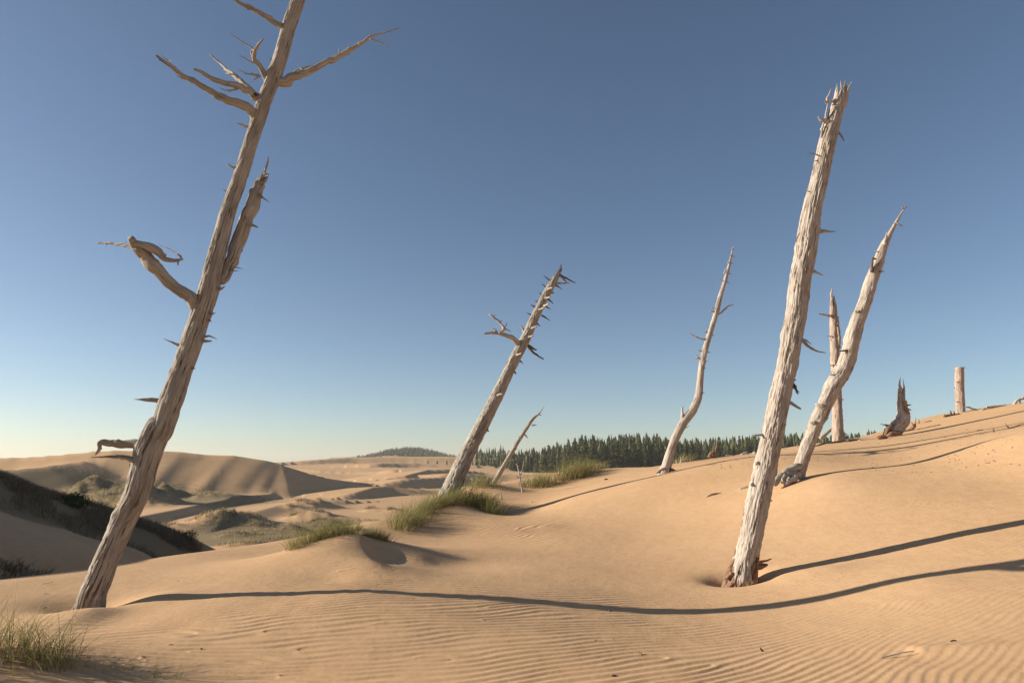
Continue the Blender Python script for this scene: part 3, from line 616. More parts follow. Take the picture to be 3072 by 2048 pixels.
# --- broken stump on the crest
Y8 = 24.0; b = at(*S_('B1', 670, 1225), Y8); b[2] = gz(b[0], b[1])
t8 = thing('broken_stump', b, 'short broken stump with a bent brown foot and splintered pale spike, on the right crest', 'tree stump')
trunk_of(t8, [('B1',625,1265,110),('B1',690,1170,170),('B1',760,1090,176),('B1',812,1020,168),('B1',822,950,146),('B1',806,860,104),('B1',799,760,84),('B1',798,690,76),('B1',798,600,58)], Y8, M_PALE, below=.4, seed=9, jag=.35, segs=40, fiss=.22, rough=.12, step=.03)
for q, a_, z_, m, nm in [([(785,680),(778,600),(790,518)],36,4,M_PINK,'splinter'),([(822,700),(826,610),(818,530)],18,3,M_PINK,'splinter'),([(838,790),(838,640),(834,600)],12,4,M_PINK,'splinter'),([(762,880),(758,760),(764,650)],14,5,M_PINK,'splinter'),
    ([(836,790),(850,860),(862,930)],40,30,M_BARK,'bark'),([(850,850),(912,838)],30,8,M_BARK,'bark'),([(865,885),(916,902)],26,6,M_BARK,'bark'),([(870,930),(905,942)],24,6,M_BARK,'bark'),([(660,1085),(620,1078),(550,1062)],34,4,M_GREY,'stub'),([(600,1230),(635,1140),(675,1090)],50,56,M_BARK,'bark'),([(620,1240),(690,1190),(760,1160)],90,70,M_BARK,'bark')]:
    branch(t8, 'B1', q, a_, z_, Y8-.22 if nm == 'bark' else Y8-.05, m, nm, segs=12, rough=.3)

# --- cut post-like trunk
Y10 = 28.0; b = at(*S_('B1', 1495, 935), Y10); b[2] = gz(b[0], b[1])
t10 = thing('dead_tree', b, 'short straight flat-topped trunk standing like a post on the right crest', 'dead trunk')
trunk_of(t10, [('B1',1498,945,112),('B1',1490,800,106),('B1',1482,650,104),('B1',1480,500,103),('B1',1482,395,98)], Y10, M_PINK, seed=10, jag=.06, segs=36, fiss=.10, rough=.05, knots=1.5, step=.04)
for q in ([(1520,408),(1550,400)],[(1455,572),(1495,574)],[(1450,802),(1490,804)],[(1430,640),(1420,632)],[(1535,800),(1548,802)]): branch(t10, 'B1', q, 16, 6, Y10-.22, M_BARK, 'stub', segs=7)

# ------------------------------------------------------------------ driftwood on the sand
def lay(c, pts, mat, label, name='driftwood', cat='driftwood', w=(20, 8), rmin=3., lift=.0, extra=(), group=None, ws=None, segs=10):
    """a piece of wood lying on the sand: first pixel on the ground fixes the distance"""
    u, v = S_(c, pts[0][0], pts[0][1]); p = hit(u, v, rmin)[0]
    if np.isnan(p[0]):
        for k in range(1, 60):
            p = hit(u, v+k, rmin)[0]
            if not np.isnan(p[0]): break
    Y = float(p[1]); P = []
    for x, y in pts:
        uu, vv = S_(c, x, y); q = at(uu, vv, Y); q[2] = max(q[2]+lift, gz(q[0], q[1])-.01); P.append(q)
    t = thing(name, P[0], label, cat, group)
    n = len(pts); gk = 1.45 if c in ('B1', 'A8', 'B4') else 1.0; W = ws or [gk*q for q in [w[0]+(w[1]-w[0])*i/(n-1) for i in range(n)]]
    sd_[0] += 1
    obj('stem', limb('stem', P, [pxw(c, x, y, ww, Y) for (x, y), ww in zip(pts, W)], mat, segs=segs, step=.03 if Y > 12 else .01, rough=.25, fiss=.15, seed=sd_[0]), t)
    for q, a_, z_ in extra: branch(t, c, q, a_*gk, z_*gk, Y-.03, mat, 'prong', segs=7)
    return t
GD = 'driftwood along the dune crest'
lay('B1', [(165,1275),(220,1262),(300,1262)], M_DARK, 'dark driftwood chunk lying right of the upright pinkish trunk', w=(36,26), group=GD, extra=[([(215,1300),(260,1262),(300,1250)],24,18)])
lay('B1', [(300,1262),(400,1258),(480,1262)], M_PALE, 'pale thin log on the sand between upright trunk and broken stump', w=(20,10), group=GD)
lay('B1', [(520,1248),(560,1225),(610,1222)], M_BARK, 'brown bark lump at the left foot of the broken stump', name='bark_lump', cat='bark', w=(40,36), group=GD)
lay('B1', [(780,1165),(860,1150),(920,1125),(950,1085)], M_BARK, 'brown root lying at the right foot of the broken stump', w=(26,34), group=GD, extra=[([(955,1100),(965,1050),(970,995)],14,5),([(945,1085),(915,1040)],10,4),([(800,1210),(850,1170),(900,1160)],26,16)])
lay('B1', [(985,1132),(1090,1135),(1160,1125),(1210,1140),(1262,1128)], M_DARK, 'long dark root lying on the slope right of the broken stump', w=(16,14), group=GD)
lay('B1', [(1002,1060),(1010,1035),(1000,1010)], M_DARK, 'thin dark twig sticking up right of the broken stump', name='stick', cat='stick', w=(9,4))
lay('B1', [(1310,985),(1360,968),(1420,962),(1485,955)], M_DARK, 'dark driftwood with upright pale prongs left of the flat-topped trunk', w=(30,20), group=GD, extra=[([(1375,960),(1378,930),(1376,905)],20,5),([(1310,985),(1305,955)],20,8),([(1425,950),(1415,910)],10,3),([(1320,1000),(1400,1005),(1480,962)],26,10)])
lay('B1', [(1530,935),(1580,922),(1620,918)], M_PALE, 'short pale stick on the sand right of the flat-topped trunk', w=(14,12), group=GD)
lay('B1', [(1690,905),(1640,888),(1590,866),(1550,868)], M_PALE, 'bent pale branch propped right of the flat-topped trunk', w=(22,8), group=GD)
lay('B1', [(1740,905),(1790,880),(1860,862),(1930,858),(2010,852)], M_PALE, 'long pale fallen branch on the crest near the right edge', w=(16,26), group=GD, extra=[([(1800,880),(1805,850)],12,4),([(2010,855),(2022,822)],12,4),([(1930,862),(1980,856)],14,6)])
lay('B1', [(2120,835),(2180,775),(2240,765),(2300,700)], M_PALE, 'pale branch tripod on the crest cut by the right edge', w=(22,12), group=GD, extra=[([(2175,780),(2195,790),(2205,820)],18,14),([(2225,765),(2245,735)],14,6)])
lay('B1', [(2070,1118),(2045,1090),(2025,1058)], M_DARK, 'bent dark twig standing on the slope near the right edge', name='stick', cat='stick', w=(16,4), extra=[([(2075,1112),(2130,1095),(2240,1060)],12,5)])
lay('B1', [(1690,1145),(1730,1148),(1765,1160)], M_DARK, 'flat dark chip of wood on the slope, left of two others near the right edge', name='wood_chip', cat='wood chip', w=(12,12))
lay('B1', [(1880,1160),(1885,1135),(1878,1118)], M_DARK, 'small upright dark chip on the slope below the pale branches', name='wood_chip', cat='wood chip', w=(16,8))
lay('B1', [(1070,1050),(1110,1035),(1150,1025)], M_GREY, 'grey stick on the crest between broken stump and dark pronged driftwood', name='stick', cat='stick', w=(12,6))
lay('A8', [(628,722),(660,695),(692,668)], M_PALE, 'pale pole leaning against the foot of the upright pinkish trunk', name='pole', cat='pole', w=(16,12))
lay('A8', [(600,765),(650,748),(700,742),(760,735)], M_DARK, 'dark thin root lying along the crest in front of the upright pinkish trunk', w=(7,7), group=GD)
lay('A8', [(770,740),(800,735),(830,738)], M_DARK, 'small dark root pile at the right foot of the upright pinkish trunk', w=(14,12), group=GD, extra=[([(800,745),(830,725)],10,6)])
lay('A8', [(205,990),(225,985),(250,985),(270,985)], M_GREY, 'grey log end showing left of the thick pale trunk', w=(12,16), group=GD)
lay('A8', [(30,1030),(60,1015),(85,1010),(112,1014)], M_PINK, 'thin brown root half buried in the slope left of the thick pale trunk', w=(6,6), group=GD)
lay('A6', [(560,1535),(590,1530),(620,1528)], M_DARK, 'short dark twig on the slope, further left of the thick pale trunk', name='stick', cat='stick', w=(7,4))
lay('B4', [(1652,362),(1640,340)], M_PALE, 'short pale prong right of the crooked-footed slender tree', name='stick', cat='stick', w=(14,6))
lay('B4', [(1672,362),(1690,348),(1728,348)], M_PALE, 'pale curved stick behind the crooked-footed slender tree', w=(10,8), group=GD, extra=[([(1685,350),(1678,318)],9,4)])
lay('B4', [(1900,318),(1915,290),(1930,278)], M_BARK, 'reddish root stump with a thin pale spike on the crest before the forest', name='root_stump', cat='tree stump', w=(20,16), extra=[([(1925,305),(1940,292),(1955,312)],20,10),([(1945,285),(1955,240),(1966,192)],14,5),([(1930,280),(1934,244)],8,3)])
lay('B4', [(2150,298),(2185,282),(2230,296)], M_PALE, 'arched pale driftwood on the crest left of the thick pale trunk', w=(12,10), group=GD, extra=[([(2225,300),(2262,288)],20,24)])
lay('B4', [(2030,302),(2075,300),(2100,302)], M_PINK, 'thin flat stick on the crest left of the arched driftwood', name='stick', cat='stick', w=(7,5))
lay('B4', [(1080,495),(1100,488)], M_DARK, 'small dark wood scrap on the slope right of the grass tufts', name='wood_chip', cat='wood chip', w=(14,8))
lay('A5', [(500,1465),(497,1430)], M_PALE, 'short brown stake upright in sand right of the grassy mound', name='stake', cat='stake', w=(9,6))
lay('A5', [(465,1480),(462,1462)], M_PINK, 'shortest brown stake in sand, nearest the grassy mound', name='stake', cat='stake', w=(7,5))
lay('A5', [(678,1483),(674,1470)], M_PALE, 'pale twig poking out of the long thin shadow right of the mound', name='stick', cat='stick', w=(6,4))
# bits in the foreground
lay('B6', [(1100,484),(1095,478),(1089,468)], M_DARK, 'tiny dark stick with a wedge of shadow in the foreground ripples', name='stick', cat='stick', w=(12,6))
lay('B6', [(520,505),(516,495),(505,488)], M_STRAW, 'withered grass sprig in the foreground ripples at centre', name='grass_sprig', cat='grass sprig', w=(5,2), extra=[([(518,500),(520,487)],5,2),([(520,500),(545,498)],5,2),([(545,512),(585,528),(620,540)],4,2)])
lay('B6', [(1665,520),(1720,508),(1770,496),(1822,489)], M_PALE, 'pale half buried stick with a smooth sand tail, lower right', name='stick', cat='stick', w=(8,4), lift=.01)
lay('B6', [(2000,438),(2008,432),(2045,438)], M_DARK, 'small dark twig on the sand right of the pale half buried stick', name='stick', cat='stick', w=(10,3))
lay('B6', [(375,600),(390,598),(402,612)], M_DARK, 'dark scrap of wood at the bottom of the foreground', name='wood_chip', cat='wood chip', w=(8,8))
lay('B6', [(380,425),(395,428),(404,432)], M_DARK, 'dark scrap of wood below the long shadow at centre', name='wood_chip', cat='wood chip', w=(7,6))
lay('B6', [(360,292),(368,290),(374,293)], M_DARK, 'dark scrap lying in the long trunk shadow', name='wood_chip', cat='wood chip', w=(8,8))
lay('B6', [(293,433),(298,430),(303,434)], M_DARK, 'small dark pebble-like chip below the long shadow', name='wood_chip', cat='wood chip', w=(7,7))
lay('B5', [(372,148),(410,142),(462,135)], M_PINK, 'thin brown twig lying left of the tallest tree, behind its foot', name='stick', cat='stick', w=(4,4))
lay('B5', [(378,360),(392,357),(410,355)], M_DARK, 'dark chip on the sand between near grass and the tallest tree', name='wood_chip', cat='wood chip', w=(8,6))
lay('B5', [(380,236),(400,233),(425,234)], M_PINK, 'flat brown chip left of the foot of the tallest tree', name='wood_chip', cat='wood chip', w=(5,4))
lay('B5', [(1768,722),(1776,716),(1782,716)], M_DARK, 'tiny dark pebble on the ripples right of the near grass', name='wood_chip', cat='wood chip', w=(10,8))
lay('B5', [(1480,686),(1515,680),(1530,688)], M_PINK, 'tiny forked scrap on the ripples below the long shadow', name='wood_chip', cat='wood chip', w=(6,4))
lay('B5', [(1565,125),(1572,122),(1580,124)], M_DARK, 'tiny dark chip on the sand behind the long shadow', name='wood_chip', cat='wood chip', w=(8,7))
# crumbs of wood scattered over the right slope: nobody could count them
cr = np.random.default_rng(4); Vc, Tc = [], []
for i in range(520):
    u = cr.uniform(2160, 3072); v = cr.uniform(0, 1)
    top = np.interp(u, [2160,2400,2700,3072], [1375,1330,1310,1230]); vv = top + 8 + (cr.uniform(0, 1)**1.5)*150*(u-2000)/1000
    p = hit(u, vv, 9)[0]
    if np.isnan(p[0]) or p[1] > 30: continue
    s = cr.uniform(.006, .022); a = cr.uniform(0, 6.28); e = np.array((math.cos(a)*s*1.6, math.sin(a)*s*1.6, 0)); f = np.array((-math.sin(a)*s, math.cos(a)*s, 0)); k = len(Vc)*1
    k = sum(len(x) for x in Vc); up = np.array((0, 0, s*.8)); Vc.append(np.array([p-e-up*.3, p+f-up*.3, p+e-up*.3, p-f-up*.3, p+up])); Tc += [(k, k+1, k+4), (k+1, k+2, k+4), (k+2, k+3, k+4), (k+3, k, k+4)]
crumbs = obj('wood_crumbs', mesh_np('wood_crumbs', np.concatenate(Vc), T=np.array(Tc), mat=M_BARK, smooth=False)); tag(crumbs, 'scattered brown wood crumbs on the right slope', None, None, 'stuff')

# ------------------------------------------------------------------ grass
def blades(name, P, H, W, Dr, bend, mat, segs=4, seed=0, twist=.3, cup=True):
    """N curved blades rooted at P; H heights, W widths, Dr (N,2) lean directions, bend 0..1+"""
    r = np.random.default_rng(seed); n = len(P); P = np.asarray(P); H = np.asarray(H); W = np.asarray(W); bend = np.asarray(bend)
    a = r.uniform(0, 2*math.pi, n); wx, wy = np.cos(a), np.sin(a)
    V = np.zeros((n, segs+1, 2, 3)); 
    for i in range(segs+1):
        t = i/segs; hor = H*bend*(t**1.8); ver = H*(t - .42*np.clip(bend, 0, 1.3)*t**2.2)
        c = np.stack([P[:, 0]+Dr[:, 0]*hor, P[:, 1]+Dr[:, 1]*hor, P[:, 2]+ver-.02], -1)
        w = W*(1-t**1.6)*.5 + .0004; o = np.stack([wx*w, wy*w, np.zeros(n)], -1)
        V[:, i, 0] = c-o; V[:, i, 1] = c+o
    base = (np.arange(n)*(segs+1)*2)[:, None]; i = np.arange(segs)[None]
    Q = np.stack([base+2*i, base+2*i+1, base+2*i+3, base+2*i+2], -1).reshape(-1, 4)
    tint = np.repeat(np.clip(r.normal(.5, .28, n), 0, 1), (segs+1)*2)
    return mesh_np(name, V.reshape(-1, 3), Q, mat=mat, attrs={'tint': ('FLOAT', tint)})
def scatter(poly, n, seed, rmin=3., rmax=400):
    """points on the sand inside a picture polygon (2352 wide)"""
    r = np.random.default_rng(seed); poly = np.array(poly, float); out = []
    lo, hi = poly.min(0), poly.max(0); x, y = poly[:, 0], poly[:, 1]
    while len(out) < n:
        q = r.uniform(lo, hi, (n*2, 2)); ins = np.zeros(len(q), bool); j = len(poly)-1
        for i in range(len(poly)):
            c = ((y[i] > q[:, 1]) != (y[j] > q[:, 1])) & (q[:, 0] < (x[j]-x[i])*(q[:, 1]-y[i])/(y[j]-y[i]+1e-12)+x[i]); ins ^= c; j = i
        h = hit(q[ins, 0]*D2S, q[ins, 1]*D2S, rmin); h = h[~np.isnan(h[:, 0])]; h = h[(h[:, 1] < rmax)]
        if len(h) == 0: break
        out += list(h)
    return np.array(out[:n])
def clump(label, spots, n, hgt, wid, lean, mats, seed, cat='grass clump', group=None, name='grass_clump', segs=4, spread=.3, straw=.35, rad=1.):
    """spots: list of (x, y, radius); blades fan outwards and lean with the wind"""
    r = np.random.default_rng(seed); S = np.array(spots, float); k = r.choice(len(S), n, p=S[:, 2]/S[:, 2].sum())
    off = r.normal(0, .45, (n, 2))*S[k, 2:3]; P2 = S[k, :2] + off; z = gz(P2[:, 0], P2[:, 1])
    P = np.column_stack([P2, z]); Dr = off/(S[k, 2:3]+1e-6)*rad + np.array(lean) + r.normal(0, .35, (n, 2)); ln = np.linalg.norm(Dr, axis=1)
    Dr = Dr/np.maximum(ln, 1e-6)[:, None]; bend = np.clip(.25 + spread*ln + r.normal(0, .15, n), .05, 1.5)
    H = hgt*np.clip(r.normal(1, .28, n), .35, 1.7)*np.exp(-(np.linalg.norm(off, axis=1)/(1.5*S[k, 2]))**2*.5)
    t = thing(name, (S[0, 0], S[0, 1], float(gz(S[0, 0], S[0, 1]))), label, cat, group)
    W = np.full(n, wid)*r.uniform(.6, 1.2, n); m = r.uniform(0, 1, n) < straw
    if n <= 16:
        for q in range(n): obj('blade', blades('blade', P[q:q+1], H[q:q+1], W[q:q+1], Dr[q:q+1], bend[q:q+1], mats[int(m[q])], segs, seed+q), t)
        return t
    if m.all(): m[0] = False
    if not m.any(): m[-1] = True
    obj('green_blades', blades('green_blades', P[~m], H[~m], W[~m], Dr[~m], bend[~m], mats[0], segs, seed+1), t)
    obj('dry_blades', blades('dry_blades', P[m], H[m]*.85, W[m], Dr[m], bend[m]*1.25, mats[1], segs, seed+2), t)
    return t
GM = (M_GREEN, M_STRAW)
# foreground tuft, lower left
p = hitD(55, 1514); q = hitD(135, 1522); s_ = hitD(15, 1504)
clump('tall green and straw beach grass tuft in the bottom left corner', [(p[0]-.35, p[1], .24), (p[0], p[1], .22), (s_[0]-.1, s_[1]+.1, .26), (p[0]-.9, p[1]-.1, .3), (q[0]-.1, q[1], .16), (q[0]+.06, q[1]-.05, .14)], 720, .46, .0055, (.15, .0), GM, 31, segs=6, spread=.38, straw=.55)
# sprouts right of it
SPROUT = ['grass sprout rising tallest of the group right of the corner tuft, second from it','grass sprout third along from the corner tuft','grass sprout between two sprout pairs in the bottom left foreground','single upright grass sprout by a dark chip at the bottom','paired grass sprout with leaning blade, bottom left foreground','short grass sprout, left one of the rightmost pair','taller grass sprout, right one of the rightmost pair','lone two-bladed grass sprout farthest right of the corner tuft','bushiest grass sprout, touching the right side of the corner tuft','grass sprout at the bottom edge below the tallest sprout']
for i, (dx, dy, n, h) in enumerate([(228,1545,9,.14),(262,1538,8,.17),(300,1540,7,.15),(345,1555,6,.13),(362,1552,9,.17),(400,1556,5,.12),(412,1558,6,.15),(530,1556,2,.13),(195,1532,10,.2),(250,1560,8,.12)]):
    p = hitD(dx, dy); clump(SPROUT[i], [(p[0], p[1], .035)], n, h, .004, (.2, 0), GM, 60+i, cat='grass sprout', name='grass_sprout', group='grass sprouts beside the corner tuft', segs=4, straw=.5)
# bank left of the picture
clump('beach grass on the low bank left of the corner tuft', [(-6.9,5.4,.7),(-7.3,5.2,.7),(-6.3,5.6,.5),(-6.9,4.8,.6)], 700, .5, .006, (.2, 0), GM, 35, segs=4)
# nearer mound: green on its left flank, darker on the right flank
sp = [hitD(x, y, 8) for x, y in [(668,1268),(690,1258),(712,1250),(735,1243),(760,1237),(785,1230)]]
clump('green beach grass on the left flank of the small near mound', [(p[0], p[1]+.25, .17) for p in sp]+[(p[0]+.05, p[1]+.55, .17) for p in sp[2:]], 1500, .29, .0065, (-.35, .0), GM, 41, straw=.28, spread=.42)
sp = [hitD(x, y, 8) for x, y in [(805,1226),(830,1230),(850,1240),(868,1250)]]
clump('dark beach grass behind the slip face of the small near mound', [(p[0]+.02, p[1]+.35, .13) for p in sp], 900, .21, .006, (.55, .0), GM, 43, straw=.3, spread=.55)
# big mound round the leaning trunk
sp = [hitD(x, y, 10) for x, y in [(908,1222),(925,1212),(945,1200),(965,1190),(985,1180),(1005,1172),(1025,1166)]]
sp2 = [hitD(x, y, 10) for x, y in [(1045,1160),(1070,1162),(1095,1170),(1115,1176),(1130,1180)]]
clump('large swept beach grass stand on the mound round the central leaning trunk', [(p[0], p[1]+.35, .30) for p in sp]+[(p[0]+.1, p[1]+.85, .34) for p in sp]+[(p[0], p[1]+.45, .32) for p in sp2]+[(p[0], p[1]+1.0, .36) for p in sp2], 4300, .50, .009, (.45, -.1), GM, 47, straw=.36, spread=.45)
sp = [hitD(x, y, 10) for x, y in [(925,1225),(945,1215),(960,1208)]]
clump('sparse yellow grass blades on the sunny flank of the big mound', [(p[0]+.05, p[1], .12) for p in sp], 70, .3, .007, (.1, 0), GM, 49, straw=.7)
# tufts on the crest before the forest
for i, (dx, dy, n, h, lb) in enumerate([(1310,1104,700,.75,'bushy olive grass tuft on the crest left of the slender crooked tree'),(1345,1092,420,.55,'feathery straw grass tuft on the crest, right of the bushy olive one'),
        (1240,1122,420,.6,'yellowish grass tuft left of the bushy olive crest tuft'),(1215,1122,150,.4,'small grass tuft just right of the bare sapling'),(1100,1126,330,.5,'low grass tuft at the foot of the thin leaning snag'),(1370,1080,130,.4,'small dry grass tuft on the crest right of the feathery one'),(1572,1062,110,.4,'small yellow grass tuft on the crest right of the crooked foot')]):
    p = hitD(dx, dy, 14); r_ = .22 if n < 200 else .42
    clump(lb, [(p[0]-.15, p[1]+.3, r_), (p[0]+.3, p[1]+.4, r_), (p[0]+.05, p[1]+.6, r_)], n, h, .012, (.45, 0), GM, 70+i, straw=.5, spread=.4)
# far grass on single hummocks
for i, (hx, hy, h, rr) in enumerate(HUMMOCKS[:12]):
    kinds = ['grass capped sand hummock tuft, leftmost of the row in the valley','grass tuft on the second valley hummock from the left','grass tuft on the right shoulder of the second valley hummock','grass tuft on the lower left of the paired upper hummocks','grass tuft on the upper hummock beyond the paired ones','low grass between the two upper valley hummocks','grass tuft on the upper right valley hummock','grass tuft on the lower valley hummock beneath the upper row','grass tuft on the lower right valley hummock','lone grass tuft on a hummock left of the big grassy mound','lone small grass tuft nearest the big grassy mound','tiny grass tuft on the sand behind the small near mound','grass tuft at the bend of the long shaded dune edge']
    clump(kinds[i], [(hx-.2*rr, hy-.15*rr, .42*rr), (hx-.45*rr, hy-.3*rr, .3*rr)], 150, .75, .055, (.2, 0), (M_MIXED, M_STRAW), 90+i, group='grass tufts on the valley hummocks', segs=2, straw=.2)
# grass cover nobody could count
def cover(name, label, P, h, w, seed, mat=M_MIXED, per=5, spread=.5):
    r = np.random.default_rng(seed); k = np.repeat(np.arange(len(P)), per); n = len(k)
    Q = P[k].copy(); Q[:, :2] += r.normal(0, h*.35, (n, 2)); Q[:, 2] = gz(Q[:, 0], Q[:, 1])
    Dr = r.normal(0, 1, (n, 2)) + np.array((.4, 0)); Dr /= np.linalg.norm(Dr, axis=1)[:, None]
    H = h*r.uniform(.5, 1.3, n); o = obj(name, blades(name, Q, H, w*r.uniform(.6, 1.3, n), Dr, spread*r.uniform(.4, 1.4, n), mat, 2, seed)); tag(o, label, None, None, 'stuff')
P = []
r_ = np.random.default_rng(77)
for hx, hy, h, rr in HUMMOCKS[12:N_VEG]:
    n = int(16*rr); a = r_.normal(0, .55, (n, 2))*rr + np.array((-.35*rr, 0)); P.append(np.column_stack([hx+a[:, 0], hy+a[:, 1], 0*a[:, 0]]))
cover('hummock_grass', 'olive and straw dune grass over the hummocks below the big slip face', np.concatenate(P), .6, .09, 5, M_HUMMOCK)
P = []
for hx, hy, h, rr in HUMMOCKS[N_VEG:]:
    n = int(26*rr); a = r_.normal(0, .7, (n, 2))*rr; P.append(np.column_stack([hx+a[:, 0], hy+a[:, 1], 0*a[:, 0]]))
cover('belt_grass', 'brown and green grass belt in the hollow behind the near dune', np.concatenate(P), .55, .05, 6, M_HUMMOCK)
# the shaded hill at left
hp = np.array([tuple(p) for p in LIT_HILL]); n = 5200; k = r_.uniform(0, len(hp)-1.001, n); i = k.astype(int); f = (k-i)[:, None]
c = hp[i]*(1-f) + hp[i+1]*f; off = np.abs(r_.normal(0, 2.0, n)) - .8; c = c + np.column_stack([off*.35, -off*.9]) + r_.normal(0, .25, (n, 2))
keep = noise2(c[:, 0]/1.3, c[:, 1]/1.3, 3.) + .25 > off*.16
cover('hill_grass', 'dark withered grass over the top of the shaded hill at left', np.column_stack([c, 0*off])[keep], .24, .022, 8, M_WITHER, 4)
P = scatter([(0,1290),(60,1300),(110,1330),(0,1335)], 90, 8, 13, 40); cover('slope_litter', 'dark dead stalks low on the shaded slope at left edge', P, .2, .02, 9, M_WITHER, 4, 1.0)

def bush(name, label, c, size, n, seed):
    r = np.random.default_rng(seed); t = thing(name, c, label, 'bush')
    d = r.normal(size=(n, 3)); d /= np.linalg.norm(d, axis=1)[:, None]; rad = r.uniform(.45, 1., n)*(1+.3*noise3(d[:, 0]*2, d[:, 1]*2, d[:, 2]*2))
    P = np.array(c) + d*rad[:, None]*np.array(size) + np.array((0, 0, size[2]*.6)); s = .07*max(size)
    e = r.normal(size=(n, 3)); e /= np.linalg.norm(e, axis=1)[:, None]; f = np.cross(e, r.normal(size=(n, 3))); f /= np.linalg.norm(f, axis=1)[:, None]
    ls = (s*r.uniform(.6, 1.4, n))[:, None]
    V = np.stack([P-e*ls, P+f*ls*.5, P+e*ls, P-f*ls*.5], 1).reshape(-1, 3); Q = np.arange(4*n).reshape(-1, 4)
    obj('foliage', mesh_np('foliage', V, Q, mat=M_BUSH, smooth=False, attrs={'tint': ('FLOAT', np.repeat(r.uniform(0, 1, n), 4))}), t)
    st = [obj('stem', limb('stem', [np.array(c)+(0, 0, -.15), np.array(c)+np.array((math.cos(a)*size[0]*.5, math.sin(a)*size[1]*.5, size[2]))], [.02, .006], M_DARK, segs=6, step=.1, seed=seed+j), t) for j, a in enumerate((.3, 2.2, 4.4))]
p = hitD(165, 1162, 13); bush('bush', 'round dark green bush on the ridge of the shaded hill at left', (p[0], p[1]+.2, gz(p[0], p[1]+.2)), (.42, .45, .34), 1300, 3)
p = hitD(433, 1248, 30); bush('bush', 'small green bush in the hollow at the right end of the shaded hill', (p[0], p[1], p[2]), (.011*p[1], .011*p[1], .009*p[1]), 900, 4)

# ------------------------------------------------------------------ the forest
def conifer(name, seed, h=1.0, wid=.17, n=34):
    """unit-height conifer: whorls of drooping boughs made of ragged needle sprays"""
    r = np.random.default_rng(seed); V, T, tint = [], [], []
    for i in range(n):
        t = (i+r.uniform(0, .8))/n; z = .10 + .90*t; reach = wid*((1-t)**.75)*r.uniform(.6, 1.15) + .012
        for k in range(5 if t < .8 else 4):
            a = r.uniform(0, 2*math.pi); rr = reach*r.uniform(.6, 1.2); dr = r.uniform(.15, .5)*rr
            c, s = math.cos(a), math.sin(a); pw = rr*r.uniform(.28, .45); th = .016
            o = len(V); V += [(0, 0, z+.012), (c*rr*.55-s*pw, s*rr*.55+c*pw, z-dr*.45), (c*rr, s*rr, z-dr*.8+.01), (c*rr*.55+s*pw, s*rr*.55-c*pw, z-dr*.45), (c*rr*.5, s*rr*.5, z-dr*.4+th+.01), (c*rr*.45, s*rr*.45, z-dr*.9-.02)]
            T += [(o, o+1, o+4), (o+1, o+2, o+4), (o+2, o+3, o+4), (o+3, o, o+4), (o+1, o+5, o+2), (o+2, o+5, o+3)]; tint += [r.uniform(0, 1)]*6
    o = len(V); V += [(.006, 0, .96), (-.006, .006, .96), (-.004, -.006, .96), (0, 0, 1.03)]; T += [(o, o+1, o+3), (o+1, o+2, o+3), (o+2, o, o+3)]; tint += [.5]*4
    return mesh_np(name, np.array(V), T=np.array(T), mat=M_CONIFER, smooth=False, attrs={'tint': ('FLOAT', np.array(tint))})
CONES = [conifer('crown', 200+i, wid=w) for i, w in enumerate((.20, .25, .30, .22, .34, .27))]
TRUNK = limb('trunk', [(0, 0, -.06), (0, 0, .5), (0, 0, .95)], [.014, .010, .003], M_PALE, segs=6, step=.2, seed=5)
fr = np.random.default_rng(91)
prof = [(1030,1062),(1090,1045),(1115,1050),(1160,1040),(1190,1034),(1220,1027),(1250,1022),(1285,1014),(1320,1004),(1350,992),(1380,1000),(1420,996),(1460,993),(1495,994),(1520,1000),(1560,1006),(1600,1004),(1650,1003),(1700,1000),(1740,995),(1800,995),(1860,988),(1900,1000),(1950,992),(2010,990),(2060,1005)]
def plant(dx, Y, top, label, group):
    u = dx*D2S; x = (u-CX)/F*Y/1.005; y = Y; g_ = float(gz(x, y)); zt = at(u, top*D2S, Y)[2]; h = max(5., zt-g_)
    if 'forest' in label and 'leaning' not in label: label += ', behind the thin leaning snag' if dx < 1330 else ', left of the slender crooked tree' if dx < 1535 else ', between slender tree and thick pale trunk' if dx < 1750 else ', right of the thick pale trunk'
    t = thing('conifer', (x, y, g_-.2), label, 'conifer', group); a = fr.uniform(0, 6.28); s = h*fr.uniform(.85, 1.25)
    for nm, me in (('crown', CONES[fr.integers(len(CONES))]), ('trunk', TRUNK)):
        o = bpy.data.objects.new(nm, me); COL.objects.link(o); o.parent = t; o.scale = (s, s, h); o.rotation_euler = (0, 0, a)
for row, (n, Y0, dY, fac, lb) in enumerate([(95, 430, 26, (.50, .84), 'conifer in the front row of the distant forest'), (100, 470, 26, (.66, .97), 'conifer in the middle rows of the distant forest'), (100, 520, 30, (.84, 1.03), 'tall conifer at the back of the distant forest')]):
    for i in range(n):
        dx = 1085 + (i+fr.uniform(-.3, 1.3))/n*(2010-1085); Y = Y0 + fr.uniform(0, dY)
        k = np.clip((1330-dx)/250, 0, 1); Y = Y + 230*k**1.5
        tp = np.interp(dx, *zip(*prof)); f = fr.uniform(*fac); basey = 1088
        plant(dx, Y, basey - (basey-tp)*f, lb, ['conifers along the front of the forest', 'conifers within the forest', 'conifers at the back of the forest'][row])
for dx, tp, Y, w in [(1062,1052,620,'leftmost small'),(1078,1050,600,'second small')]: plant(dx, Y, tp, w + ' conifer at the left end of the forest by the leaning trunk', 'conifers left of the forest')
for dx, tp, Y, w in [(985,1056,640,'leftmost'),(1006,1057,640,'middle'),(1028,1054,640,'rightmost')]: plant(dx, Y, tp-1, w + ' of three tiny lone conifers on the far sand', 'lone conifers on the far sand')
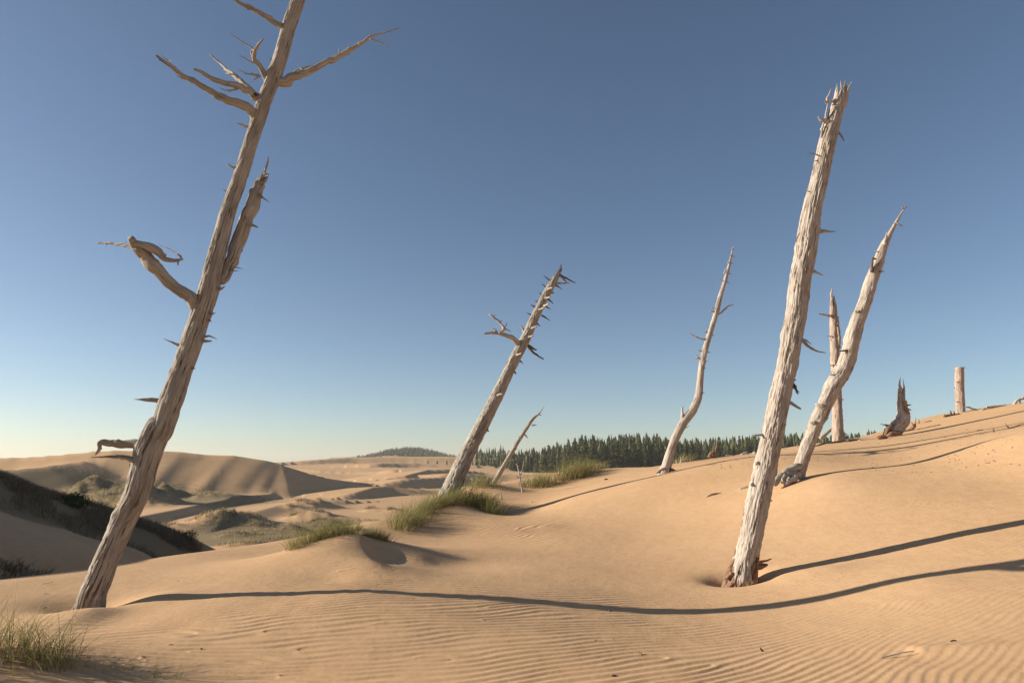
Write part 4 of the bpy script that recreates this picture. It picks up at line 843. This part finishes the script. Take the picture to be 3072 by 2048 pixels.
# wooded hill far off and the depth of the forest: one mass
hr2 = np.random.default_rng(17); Vn = np.empty(len(CONES[2].vertices)*3, np.float32)
small = []
def mini(h, n=5):
    V, T = [], []
    for i in range(n):
        z0 = h*(.05+.9*i/n); z1 = h*(.05+.9*(i+1.5)/n); rr = h*.2*(1-i/n)**.8; o = len(V); k = 6; ph = hr2.uniform(0, 6)
        V += [(math.cos(ph+j*2*math.pi/k)*rr*hr2.uniform(.6, 1.2), math.sin(ph+j*2*math.pi/k)*rr*hr2.uniform(.6, 1.2), z0+hr2.uniform(-.05, .05)*h) for j in range(k)] + [(0, 0, z1)]
        T += [(o+j, o+(j+1) % k, o+k) for j in range(k)]
    return np.array(V), np.array(T)
minis = [mini(1.) for _ in range(6)]
def mass(name, label, XY, H):
    VV, TT, ti = [], [], []; o = 0
    for (x, y), h in zip(XY, H):
        v, t = minis[hr2.integers(6)]; s = h*hr2.uniform(.9, 1.4); VV.append(v*np.array((s, s, h)) + (x, y, gz(x, y)-.3)); TT.append(t+o); o += len(v); ti.append(np.full(len(v), hr2.uniform(0, 1)))
    m = obj(name, mesh_np(name, np.concatenate(VV), T=np.concatenate(TT), mat=M_CONIFER, smooth=False, attrs={'tint': ('FLOAT', np.concatenate(ti))})); tag(m, label, None, None, 'stuff')
n = 1500; xy = np.column_stack([np.clip(hr2.normal(-215, 75, n), -345, -60), hr2.uniform(1300, 1600, n)]); mass('far_wood', 'grey green wooded hill on the horizon', xy, hr2.uniform(6, 11, n))
n = 1100; dxs = hr2.uniform(1095, 2100, n); Ys = hr2.uniform(470, 640, n) + 230*np.clip((1330-dxs)/250, 0, 1)**1.5; xs = (dxs*D2S-CX)/F*Ys
tops = np.interp(dxs, *zip(*prof)); hs_ = []
for dx, Y, tp in zip(dxs, Ys, tops): hs_.append(max(5., (at(dx*D2S, (1088-(1088-tp)*hr2.uniform(.6, 1.0))*D2S, Y)[2]-EYE+6.4)))
mass('forest_depth', 'dense dark conifer wood filling the forest behind its front trees', np.column_stack([xs, Ys]), hs_)

# ------------------------------------------------------------------ thin haze
bx = 4500.; V = np.array([(-bx,-bx,-16),(bx,-bx,-16),(bx,bx,-16),(-bx,bx,-16),(-bx,-bx,62),(bx,-bx,62),(bx,bx,62),(-bx,bx,62)])
hm = bpy.data.materials.new('haze'); hm.use_nodes = True; hn = hm.node_tree.nodes; hn.remove(hn['Principled BSDF'])
pv = hn.new('ShaderNodeVolumePrincipled'); pv.inputs['Density'].default_value = 0.00014; pv.inputs['Color'].default_value = (.96, .90, .83, 1); pv.inputs['Anisotropy'].default_value = .2
hm.node_tree.links.new(pv.outputs[0], hn['Material Output'].inputs['Volume'])
ho = obj('haze', mesh_np('haze', V, [(0,3,2,1),(4,5,6,7),(0,1,5,4),(1,2,6,5),(2,3,7,6),(3,0,4,7)], mat=hm, smooth=False)); tag(ho, 'thin pale sea haze over the dunes', None, None, 'stuff')
